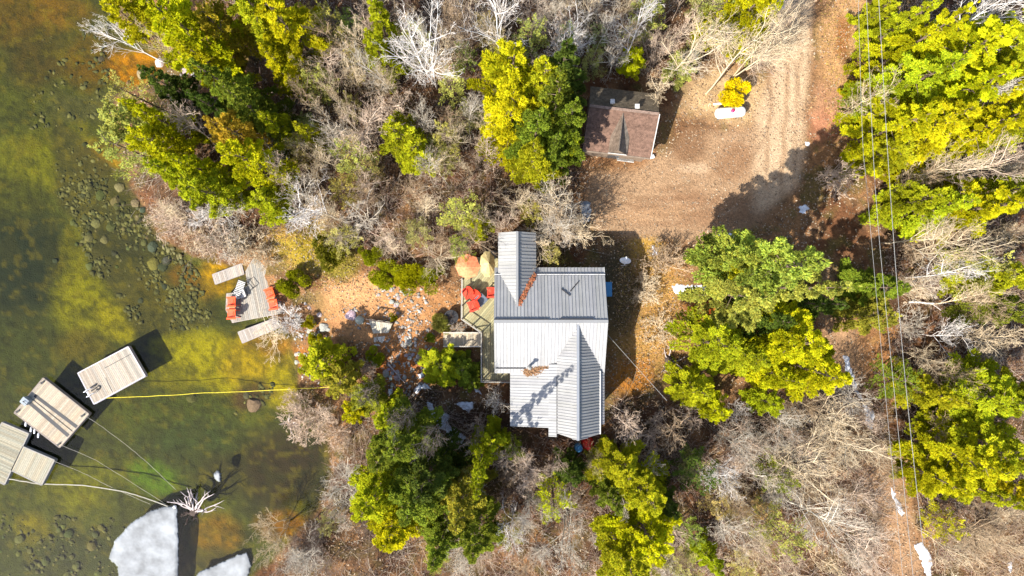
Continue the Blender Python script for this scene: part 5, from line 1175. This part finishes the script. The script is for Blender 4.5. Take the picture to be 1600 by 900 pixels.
m = MB(); m.bar((HX0, bN[0] + .06, bN[1] + .0), (HX1, bN[0] + .06, bN[1] + .0), .05, .05); hb(m, 'flashing', 'trim')
m = MB(); m.bar((HX1 - .02, RY, RZ - .06), (HX1 - .02, eN[0], 4.36), .05, .14); m.bar((HX1 - .02, RY, RZ - .06), (HX1 - .02, eS[0], 4.38), .05, .14); hb(m, 'bargeboard', 'trim')
# walls (gable ends follow the roof)
m = MB(); wX0, wX1, wN, wS = HX0 + .35, HX1 - .3, .6, -5.75
def gwall(x, t=.1):
    zr = lambda y: (RZ - (y - RY) * (RZ - bN[1]) / (bN[0] - RY) if y > RY else RZ - (RY - y) * (RZ - eS[1]) / (RY - eS[0])) - .14
    ys = [wS, RY, wN]; V = [(x, wS, -.2), (x, wN, -.2), (x, wN, zr(wN)), (x, RY, zr(RY)), (x, wS, zr(wS))]; n = 5; B_ = [(x + t, *v[1:]) for v in V]; m.poly(V + B_, [tuple(range(n)), tuple(range(2 * n - 1, n - 1, -1))] + [(i, i + n, (i + 1) % n + n, (i + 1) % n) for i in range(n)])
gwall(wX0); gwall(wX1 - .1); m.box(wX0 + .1, wX1 - .1, wN - .1, wN, -.2, 4.72); m.box(wX0 + .1, wX1 - .1, wS, wS + .1, -.2, 4.45)
hb(m, 'wall', 'siding')
m = MB(); nw0, nw1 = wx_ + .25, ex_ - .25; m.box(nw0, nw0 + .1, .62, ny - .3, -.2, 4.66); m.box(nw1 - .1, nw1, .62, ny - .3, -.2, 4.66)
m.poly([(nw0 + .1, ny - .3, -.2), (nw1 - .1, ny - .3, -.2), (nw1 - .1, ny - .3, 4.6), (nx, ny - .3, 5.6), (nw0 + .1, ny - .3, 4.6), (nw0 + .1, ny - .4, -.2), (nw1 - .1, ny - .4, -.2), (nw1 - .1, ny - .4, 4.6), (nx, ny - .4, 5.6), (nw0 + .1, ny - .4, 4.6)], [(0, 1, 2, 3, 4), (9, 8, 7, 6, 5), (0, 5, 6, 1), (1, 6, 7, 2), (2, 7, 8, 3), (3, 8, 9, 4), (4, 9, 5, 0)]); hb(m, 'wall', 'siding')
m = MB(); s0, s1, sS = x2 + .15, ex2 - .2, sy + .6
m.box(s0, s0 + .1, sS, -5.8, -.2, 4.55); m.box(s1 - .1, s1, sS, -5.8, -.2, 4.62); m.poly([(s0 + .1, sS, -.2), (s1 - .1, sS, -.2), (s1 - .1, sS, 4.6), (sx, sS, 5.95), (mx_, sS, 4.78), (s0 + .1, sS, 4.5)] + [(s0 + .1, sS + .1, -.2), (s1 - .1, sS + .1, -.2), (s1 - .1, sS + .1, 4.6), (sx, sS + .1, 5.95), (mx_, sS + .1, 4.78), (s0 + .1, sS + .1, 4.5)], [(0, 1, 2, 3, 4, 5), (11, 10, 9, 8, 7, 6)] + [(i, i + 6, (i + 1) % 6 + 6, (i + 1) % 6) for i in range(6)])
m.box(lx + .25, s0 - .002, y2 + .4, y2 + .5, -.2, 4.1); m.box(lx + .25, lx + .35, y2 + .5, -5.8, -.2, 4.1); hb(m, 'wall', 'siding')
def window(cx_, cy_, z, w_, h_, axis):
    f = MB(); g = MB(); hw = w_ / 2
    if axis == 'y':
        f.box(cx_ - .05, cx_ + .05, cy_ - hw, cy_ - hw + .07, z, z + h_); f.box(cx_ - .05, cx_ + .05, cy_ + hw - .07, cy_ + hw, z, z + h_); f.box(cx_ - .05, cx_ + .05, cy_ - hw + .07, cy_ + hw - .07, z + h_ - .07, z + h_); f.box(cx_ - .07, cx_ + .07, cy_ - hw + .07, cy_ + hw - .07, z, z + .07); f.box(cx_ - .04, cx_ + .04, cy_ - .02, cy_ + .02, z + .07, z + h_ - .07); g.box(cx_ - .015, cx_ + .015, cy_ - hw + .07, cy_ + hw - .07, z + .07, z + h_ - .07)
    else:
        f.box(cx_ - hw, cx_ - hw + .07, cy_ - .05, cy_ + .05, z, z + h_); f.box(cx_ + hw - .07, cx_ + hw, cy_ - .05, cy_ + .05, z, z + h_); f.box(cx_ - hw + .07, cx_ + hw - .07, cy_ - .05, cy_ + .05, z + h_ - .07, z + h_); f.box(cx_ - hw + .07, cx_ + hw - .07, cy_ - .07, cy_ + .07, z, z + .07); f.box(cx_ - .02, cx_ + .02, cy_ - .04, cy_ + .04, z + .07, z + h_ - .07); g.box(cx_ - hw + .07, cx_ + hw - .07, cy_ - .015, cy_ + .015, z + .07, z + h_ - .07)
    o = hb(f, 'window', 'trim'); p_ = g.build('pane', M['glass'], o)
for y_ in (-4.6, -3., -1.): window(wX1 + .02, y_, 1.6, 1.1, 1.2, 'y')
for y_ in (-4.8, -3.2, -1.4): window(wX0 - .02, y_, 1.9, 1.3, 1.5, 'y')
for x_ in (3.6, 5.2): window(x_, sS - .02, 1.8, 1.0, 1.2, 'x')
for x_ in (3.0, 4.8): window(x_, wN + .02, 1.8, 1.0, 1.2, 'x')
m = MB(); m.box(2.0, 2.95, 0.6 + .01, 0.6 + .05, .0, 2.1); hb(m, 'door', 'trim')
# leaves caught on the roof
def leaves(name, pts, n, label, spread, col=((.34, .18, .09), (.28, .18, .1), (.20, .11, .06))):
    rs = np.random.RandomState(n); A = np.array([pts[0]]); B = np.array([pts[1]]); t = rs.rand(n, 1); p = A + (B - A) * t + rs.normal(size=(n, 3)) * spread; p[:, 2] = p[:, 2] + np.abs(rs.normal(size=n)) * .02
    a = rs.normal(size=(n, 3)) * [1, 1, .4]; a /= np.linalg.norm(a, axis=1)[:, None]; b_ = np.cross(a, [0, 0, 1.]); s_ = .05 + .03 * rs.rand(n, 1); V = np.stack([p - a * s_, p - b_ * s_ * .6, p + a * s_, p + b_ * s_ * .6], 1).reshape(-1, 3)
    return tag(link(name, mesh_np(name, V, np.arange(4 * n).reshape(-1, 4), M['litter'], np.array(col)[rs.randint(0, len(col), n)])), label, 'leaves', kind='stuff')
leaves('valley_leaves', [(1.60, .95, 4.86), (.50, -1.15, 5.80)], 900, 'orange leaves caught in the valley beside the north gable', [.07, .07, .02], ((.42, .13, .06), (.34, .16, .09), (.25, .10, .05)))
c0 = P(822, 580, 4.6); c1 = P(855, 577, 4.72); leaves('roof_leaves', [(c0.x, c0.y, 4.58), (c1.x, c1.y, 4.68)], 2600, 'brown leaf pile lying where the south slope meets the lean-to roof', [.12, .14, .04])
# roof plumbing vent (chimney pipe)
v0 = P(827, 572, 4.65); ve = empty('vent_pipe', v0 + Vector((0, 0, -.2)), 0, 'metal vent pipe with a pale cap on the south roof slope', 'pipe')
m = MB(); m.tube([(0, 0, 0), (0, 0, 1.15)], .10, 12); m.build('pipe', M['trim'], ve, smooth_=True); m = MB(); m.lathe([(.02, 1.3), (.16, 1.24), (.17, 1.15), (.1, 1.14)], 14); m.build('cap', M['cable'], ve, smooth_=True)
# two dark strips on the north slope
zN = lambda y: RZ - (y - RY) * (RZ - bN[1]) / (bN[0] - RY)
def rp(px, py):
    z = 5.6
    for _ in range(4): q_ = P(px, py, z); z = zN(q_.y) + .06
    return P(px, py, z)
m = MB(); a, b, c_, d_ = rp(877, 451), rp(891, 462), rp(891, 455), rp(904, 440); m.bar(a, b, .07, .07); m.bar(c_, d_, .07, .07); ctr = (a + d_) / 2
tag(m.build('roof_strips', M['dark']), 'two dark strips making a tick shape on the north roof slope', 'bracket')

# west deck
KZ = 1.0
def W2(px, py, z=KZ): v = P(px, py, z); return Vector((v.x, v.y))
deck = empty('wooden_deck', (*W2(755, 480), 0), 0, 'raised plank deck with rails along the west side of the cottage', 'deck'); do = Vector(deck.location)
dp = [W2(722, 402), W2(778, 402), W2(778, 520), W2(771, 520), W2(753, 520), W2(722, 500)]; dp = [p - do.xy for p in dp]
boards(deck, dp, KZ, 'decking', .15, (.64, .77), (.32, .29, .16), 20)
wp = [W2(754, 520.3), W2(771.5, 520.3), W2(771.5, 583), W2(797, 583), W2(797, 594), W2(754, 594)]; boards(deck, [p - do.xy for p in wp], KZ - .002, 'walkway', .15, (0, 1), (.32, .28, .16), 21)
def rail(parent, pts, o0, z=KZ, hgt=.95, dist=1.1, mat='dark'):
    for i in range(len(pts) - 1):
        a = W2(*pts[i], z) - o0.xy; b = W2(*pts[i + 1], z) - o0.xy; n = max(1, round((b - a).length / dist)); m = MB()
        for hh in (hgt, .12): m.bar((a.x, a.y, z + hh), (b.x, b.y, z + hh), .09 if hh == hgt else .04, .04, (.30, .28, .24))
        k = int((b - a).length / .13)
        m.build('rail', M['wood'], parent)
        for j in range(n + (i == len(pts) - 2)):
            p = a.lerp(b, j / n); m = MB(); m.box(p.x - .045, p.x + .045, p.y - .045, p.y + .045, -.1, z + hgt + .05, (.3, .27, .22)); m.build('post', M['wood'], parent)
rail(deck, [(723, 436), (722.5, 498), (753, 519), (753, 594), (797, 595)], do)
# steps with lattice going west
st = empty('deck_steps', (*W2(722, 531), 0), 0, 'broad wooden landing with steps leading down west from the deck', 'steps'); s0_ = Vector(st.location)
for k in range(5):
    x0 = 753 - k * 12 - .5; q_ = [W2(x0, 520.6, KZ - .16 * k), W2(x0, 541, KZ - .16 * k), W2(x0 - 12, 541, KZ - .16 * k), W2(x0 - 12, 520.6, KZ - .16 * k)]
    boards(st, [p - s0_.xy for p in q_], KZ - .02 - .16 * k, 'step', .15, (0, 1), (.42, .35, .25), 30 + k, .12)
m = MB()
for y_ in (520, 541.5):
    a = W2(752, y_, 1.9) - s0_.xy; b = W2(693, y_, 1.2) - s0_.xy; m.bar((a.x, a.y, 1.8), (b.x, b.y, 1.1), .08, .04, (.42, .38, .32))
    for j in range(5): p = a.lerp(b, j / 4); m.box(p.x - .04, p.x + .04, p.y - .04, p.y + .04, -.1, 1.8 - .7 * j / 4, (.42, .38, .32))
m.build('handrail', M['wood'], st)
# parasols
def parasol(px, py, rpx, z, label, mat, tilt, n=8, sc=(1, 1)):
    e = empty('parasol', P(px, py, z - .35) - Vector((0, 0, z - .35 - KZ)), 0, label, 'parasol'); zl = z - KZ; r = rpx * S * (H - z) / H; m = MB(); T = Matrix.Translation((0, 0, zl)) @ Matrix.Rotation(tilt[0], 4, 'X') @ Matrix.Rotation(tilt[1], 4, 'Y')
    rim = [T @ Vector((r * sc[0] * math.cos(6.283 * k / n), r * sc[1] * math.sin(6.283 * k / n), -.48)) for k in range(n)]; top = T @ Vector((0, 0, 0))
    for k in range(n):
        a, b = rim[k], rim[(k + 1) % n]; mid = (a + b) / 2 * .97 + top * .03; g = .9 + .2 * (k % 2) * .5; m.face([top, a, mid]); m.face([top, mid, b]); m.face([a, a - Vector((0, 0, .12)), mid - Vector((0, 0, .10)), mid]); m.face([mid, mid - Vector((0, 0, .10)), b - Vector((0, 0, .12)), b])
    o = m.build('canopy', M[mat], e); sd_ = o.modifiers.new('thick', 'SOLIDIFY'); sd_.thickness = .01
    m = MB(); m.tube([(0, 0, 0), (0, 0, zl - .02)], .03, 8); m.build('pole', M['trim'], e); m = MB(); m.lathe([(0, .08), (.22, .07), (.26, 0), (0, 0)], 14); m.build('base', M['dark'], e)
    for k in range(n): m = MB(); m.bar(top - Vector((0, 0, .04)), rim[k] - Vector((0, 0, .02)), .02, .02); m.build('rib', M['trim'], e)
parasol(730, 417, 20, 3.2, 'faded orange octagonal parasol open over the deck corner', 'coral', (R(4), R(-4)))
parasol(764, 411, 16, 3.0, 'beige parasol leaning against the north gable eave', 'beige', (R(-10), R(14)), 10, (.8, 1.35))
ch = make_chair('patio_chair', M['red'], '', 'red chairs on the deck'); first = True
for px, py, f, lab in ((730, 458, R(215), 'red deck chair nearest the orange parasol'), (741, 463, R(230), 'red deck chair in the middle of the three in a row'), (739, 478, R(200), 'red deck chair lowest in the row by the rail'), (768, 457, R(180), 'red deck chair against the cottage wall')):
    e = ch if first else copy_tree(ch); first = False; put(e, P(px, py, KZ + .01), f, 1.0); e['label'] = lab
e = empty('deck_table', P(752, 468, KZ + .01), R(45), 'low dark square table between the red deck chairs', 'table'); m = MB(); m.box(-.4, .4, -.4, .4, .42, .46); m.build('table_top', M['canvas_g'], e, bevel=.01)
for sx_ in (-1, 1):
    for sy_ in (-1, 1): m = MB(); m.box(sx_ * .34 - .025, sx_ * .34 + .025, sy_ * .34 - .025, sy_ * .34 + .025, 0, .42); m.build('leg', M['dark'], e)
e = empty('covered_grill', P(767, 398, KZ), R(0), 'dark blue-grey covered grill in the corner behind the beige parasol', 'grill'); m = MB(); m.poly([(-.45, -.3, 0), (.45, -.3, 0), (.45, .3, 0), (-.45, .3, 0), (-.42, -.27, .8), (.42, -.27, .8), (.42, .27, .8), (-.42, .27, .8), (-.25, -.12, 1.1), (.25, -.12, 1.1), (.25, .2, 1.1), (-.25, .2, 1.1)], [(0, 1, 5, 4), (1, 2, 6, 5), (2, 3, 7, 6), (3, 0, 4, 7), (4, 5, 9, 8), (5, 6, 10, 9), (6, 7, 11, 10), (7, 4, 8, 11), (8, 9, 10, 11), (3, 2, 1, 0)]); m.build('cover', M['canvas_g'], e, bevel=.04)
# dark tub beside the deck
e = empty('planter_tub', PG(706, 495), 0, 'black round tub with a wiry dead plant beside the deck rail', 'planter'); m = MB(); m.lathe([(0, .0), (.42, 0), (.52, .55), (.56, .55), (.56, .6), (.47, .6), (.44, .5), (0, .48)], 18); m.build('tub', M['dark'], e)
rs_ = np.random.RandomState(3); m = MB()
for k in range(26): a = rs_.rand() * 6.28; s_ = rs_.rand() * .5 + .2; m.tube([(0, 0, .45), (math.cos(a) * s_ * .5, math.sin(a) * s_ * .5, .8), (math.cos(a) * s_, math.sin(a) * s_, .9 + .3 * rs_.rand())], [.012, .01, .006], 4)
m.build('plant', M['charwood'], e)
# garden landing and flagstones
c, q = rel([(576, 498), (614, 504), (607, 520), (583, 521)], .35); e = empty('wooden_landing', (c.x, c.y, 0), 0, 'small grey wooden landing with a rail in the rock garden', 'landing'); boards(e, q, .38, 'decking', .16, (.2, -1), (.42, .38, .30), 41)
m = MB(); a, b = q[0], q[1]
for t in (0, .33, .66, 1): p = Vector(a).lerp(Vector(b), t); m.box(p.x - .04, p.x + .04, p.y - .04, p.y + .04, -.1, 1.25)
m.bar((a.x, a.y, 1.22), (b.x, b.y, 1.22), .08, .05); m.build('handrail', M['charwood'], e)
m = MB(); c, q = rel([(584, 527), (602, 525), (600, 532), (594, 541), (584, 540)], .1); m.slab([(p.x, p.y, .12) for p in q], .2); o = tag(m.build('flagstone', M['stone'], loc=c, bevel=.03), 'pale flat flagstone step below the wooden landing', 'flagstone'); o.color = (.5, .45, .38, 1)

# objects around the house
e = empty('covered_heap', PG(918, 694), 0, 'bright red covered heap peeking out below the south gable', 'cover'); m = MB(); m.lathe([(0, 1.35), (.2, 1.3), (.42, 1.0), (.5, .6), (.55, .1), (.56, 0)], 9); o = m.build('cover', M['deepred'], e, smooth_=True); d_ = o.modifiers.new('s', 'SUBSURF'); d_.levels = d_.render_levels = 1
e.location = P(918, 692, 0.0); e.location.z = 0
e = empty('rain_barrel', P(903, 697, .0), 0, 'pale blue barrel by the south gable wall next to the red heap', 'barrel'); m = MB(); m.lathe([(0, 0), (.26, 0), (.31, .25), (.32, .5), (.31, .75), (.26, .95), (.24, .93), (0, .93)], 16); m.build('barrel', M['blue'], e, smooth_=True)
e = empty('storage_bin', P(948.5, 452, 0.0), 0, 'blue lidded bin standing against the east wall', 'bin'); m = MB(); m.box(-.24, .24, -.52, .52, 0, .78); m.build('body', M['grey'], e, bevel=.03); m = MB(); m.box(-.27, .27, -.56, .56, .782, .86); m.build('lid', M['blue'], e, bevel=.03)
e = empty('satellite_dish', P(971, 415, 0), 0, 'satellite dish on a short post in the shade east of the house', 'dish'); m = MB(); m.tube([(0, 0, -.1), (0, 0, 1.5), (0, .22, 1.7)], .04, 8); m.build('post', M['white'], e)
T = Matrix.Translation((0, .25, 1.75)) @ Matrix.Rotation(R(-52), 4, 'X'); m = MB(); m.lathe([(0, .0), (.18, .015), (.32, .05), (.42, .10), (.43, .09), (.32, .035), (.18, 0), (0, -.015)], 20, T); m.build('reflector', M['white'], e, smooth_=True)
m = MB(); m.tube([T @ Vector((0, -.38, .08)), T @ Vector((0, -.2, .45))], .018, 6); m.obox(T @ Vector((0, -.18, .48)), (.05, 0, 0), (0, .07, 0), (0, 0, .05)); m.build('receiver_arm', M['white'], e)
# propane tank
t0 = P(1141, 175.5, .75); e = empty('propane_tank', (t0.x, t0.y, 0), R(5), 'long white propane tank with a red hood beside the driveway', 'tank')
T = Matrix.Translation((0, 0, .72)) @ Matrix.Rotation(R(90), 4, 'Y'); prof = [(.0, -1.18), (.16, -1.16), (.29, -1.09), (.38, -.98), (.41, -.85), (.41, .85), (.38, .98), (.29, 1.09), (.16, 1.16), (0, 1.18)]; m = MB(); m.lathe(prof, 24, T); m.build('shell', M['white'], e, smooth_=True)
m = MB(); m.lathe([(.14, 1.08), (.15, 1.22), (.13, 1.28), (0, 1.30)], 14, Matrix.Translation((.06, 0, 0))); m.build('valve_hood', M['magenta'], e, smooth_=True)
for s_ in (-1, 1):
    m = MB(); m.box(s_ * .75 - .06, s_ * .75 + .06, -.34, .34, 0, .36); m.build('leg', M['grey'], e)
m = MB(); p = PG(1122, 163, .05); m.bar((-.35, 0, 0), (.35, .05, .02), .12, .06); o = m.build('board_scrap', M['wood'], loc=p); tag(o, 'short pale board lying behind the left end of the propane tank', 'board')

# ------------------------------------------------------------------ shed
shed = empty('shed', (P(968, 190).x, P(968, 190).y, 0), 0, 'old shed with a mossy brown shingle roof and a small dormer', 'shed'); so_ = Vector(shed.location)
def SP(px, py, z): return P(px, py, z) - so_
A0, A1 = SP(926, 128, 2.7), SP(1034, 134, 2.7); R0, R1 = SP(921, 165, 4.0), SP(1030, 178, 4.0); B0, B1 = SP(911, 229, 2.7), SP(1021, 246, 2.7)
u = (R1 - R0).normalized(); v = Vector((-u.y, u.x, 0)); wdt = (R1 - R0).length; mid = (R0 + R1) / 2; rn = 1.75; rsn = 2.95
c_n0 = R0 + v * rn; c_n1 = R1 + v * rn; c_n0.z = c_n1.z = 2.85; c_s0 = R0 - v * rsn; c_s1 = R1 - v * rsn; c_s0.z = c_s1.z = 2.5
def shing(m, pts, col, n, seed):
    a, b, c_, d_ = [Vector(p) for p in pts]; rs = random.Random(seed)
    for k in range(n):
        t0, t1 = k / n, (k + 1) / n; q_ = rs.uniform(.88, 1.1); cc_ = tuple(x * q_ for x in col); up = Vector((0, 0, .02)); m.slab([a.lerp(d_, t0), b.lerp(c_, t0), b.lerp(c_, t1) + up, a.lerp(d_, t1) + up], .05, cc_)
m = MB(); shing(m, [R0, R1, c_n1, c_n0], (.10, .08, .055), 12, 2); shing(m, [R1, R0, c_s0, c_s1], (.14, .085, .062), 18, 3); m.build('roof', M['shingle'], shed)
m = MB(); m.bar(R0, R1, .2, .05, (.2, .14, .11)); m.build('ridge_cap', M['shingle'], shed)
m = MB(); e0 = R0 + u * .25; e1 = R1 - u * .25; W0 = e0 + v * (rn - .2); W1 = e1 + v * (rn - .2); W2_ = e1 - v * (rsn - .25); W3 = e0 - v * (rsn - .25)
def zq(p, z): return (p.x, p.y, z)
for a, b, za, zb in ((W0, W1, 2.85, 2.85), (W2_, W3, 2.52, 2.52)): m.poly([zq(a, 0), zq(b, 0), zq(b, zb), zq(a, za)], [(0, 1, 2, 3)])
for a, r_, b in ((W1, e1, W2_), (W3, e0, W0)): m.poly([zq(a, 0), zq(b, 0), zq(b, 2.52 if b in (W2_,) else 2.85), zq(r_, 3.88), zq(a, 2.85 if a is W1 else 2.52)], [(0, 1, 2, 3, 4)])
o = m.build('wall', M['siding'], shed); k = o.modifiers.new('t', 'SOLIDIFY'); k.thickness = .08
m = MB(); m.bar(R1 + u * .03, c_s1 + u * .03, .06, .16); m.build('bargeboard', M['trim'], shed); m = MB(); m.bar(c_s0 - v * .04, c_s1 - v * .04, .10, .12); m.build('fascia', M['red' if 0 else 'siding'], shed)
# dormer on the south slope
da = SP(974, 176, 3.95); db = SP(971.5, 229, 3.75); m = MB(); zd = 3.92; fr = da - v * 2.75; 
w0 = fr - u * .62; w1 = fr + u * .78; b0 = da - v * 2.2 - u * .62; pk0 = Vector((da.x, da.y, zd)); pk1 = Vector((fr.x, fr.y, zd)); l0 = Vector((w0.x, w0.y, 2.75)); l1 = pk0 - u * .10; l1.z = 3.8; r0 = Vector((w1.x, w1.y, 2.75)); r1 = pk0 + u * .12; r1.z = 3.8
lm = da - v * 1.6 - u * .62; lm.z = 3.1; rm = da - v * 1.6 + u * .78; rm.z = 3.1
m.poly([pk0, pk1, l0, lm], [(0, 1, 2, 3)], (.14, .105, .08)); m.poly([pk0, rm, r0, pk1], [(0, 1, 2, 3)], (.13, .11, .09)); o = m.build('dormer_roof', M['shingle'], shed); k = o.modifiers.new('t', 'SOLIDIFY'); k.thickness = .05
m = MB(); m.poly([l0 + v * .1 + Vector((0, 0, -.5)), r0 + v * .1 + Vector((0, 0, -.5)), r0 + v * .1 - Vector((0, 0, .04)), pk1 + v * .1 - Vector((0, 0, .06)), l0 + v * .1 - Vector((0, 0, .04))], [(0, 1, 2, 3, 4)]); m.build('dormer_wall', M['siding'], shed)
m = MB(); m.bar(l0 - Vector((0, 0, .1)), r0 - Vector((0, 0, .1)), .07, .05); m.build('dormer_sill', M['trim'], shed)
for (px, py) in ((956, 160.5), (995, 167)):
    p = SP(px, py, 3.75 if px < 960 else 3.95); m = MB(); m.box(p.x - .12, p.x + .12, p.y - .12, p.y + .12, 3.5, 4.1); m.box(p.x - .16, p.x + .16, p.y - .16, p.y + .16, 4.102, 4.16); m.build('roof_vent', M['trim'], shed)
m = MB(); pd = (W2_ + W3) / 2 - v * .05; m.obox((pd.x, pd.y, 1.02), u * .45, v * .03, (0, 0, 1.0)); m.build('door', M['grey'], shed)
m = MB(); c = P(975.5, 248, .1); m.obox((0, 0, .35), u * .65, Vector((0, -.30, .25)), Vector((0, .02, .03))); tag(m.build('leaning_panel', M['trim'], loc=(c.x, c.y, 0)), 'whitish panel leaning at the front of the shed', 'panel')
for k, (px, py) in enumerate(((1012, 243), (1017, 246), (1008, 246))):
    m = MB(); m.obox((0, 0, .15), (.2, .05, 0), (-.04, .12, 0), (0, 0, .15)); tag(m.build('scrap_box', M['white'], loc=PG(px, py)), 'pale scrap heaped at the shed front right corner', 'scrap', 'scrap at the shed corner')

# ------------------------------------------------------------------ cables
def cable(pts, r, label, grp='power cables over the track'):
    m = MB(); P3 = [P(*p) for p in pts]; out = []
    n = 26
    for k in range(n + 1):
        t = k / n * (len(P3) - 1); i = min(int(t), len(P3) - 2); f = t - i; p0 = P3[max(i - 1, 0)]; p1 = P3[i]; p2 = P3[i + 1]; p3 = P3[min(i + 2, len(P3) - 1)]
        out.append(.5 * ((2 * p1) + (p2 - p0) * f + (2 * p0 - 5 * p1 + 4 * p2 - p3) * f * f + (3 * p1 - p0 - 3 * p2 + p3) * f ** 3))
    c = out[0].copy(); m.tube([p - c for p in out], r, 5); tag(m.build('power_cable', M['cable'], loc=c), label, 'cable', grp)
cable([(1338, -120, 9.6), (1347, 200, 8.6), (1355, 300, 8.4), (1382, 600, 8.6), (1420, 1000, 9.8)], .012, 'leftmost and thinnest of the three cables running down the right side')
cable([(1349, -120, 9.6), (1354, 0, 9.0), (1368, 300, 8.4), (1396, 600, 8.6), (1437, 1000, 9.8)], .015, 'middle one of the three cables running down the right side')
cable([(1366, -120, 9.6), (1373, 0, 9.0), (1391, 300, 8.4), (1415, 600, 8.6), (1459, 1000, 9.8)], .017, 'rightmost of the three cables running down the right side')
a = (6.6, P(946, 517, 4.4).y, 4.4)
m = MB(); b = P(1042, 626, 5.2); m.tube([(0, 0, 0), tuple((b - Vector(a)) * .5 - Vector((0, 0, .15))), tuple(b - Vector(a))], .015, 5); tag(m.build('service_cable', M['cable'], loc=a), 'white service cable from the east eave down to the trees', 'cable')
print('objects', len(bpy.data.objects))
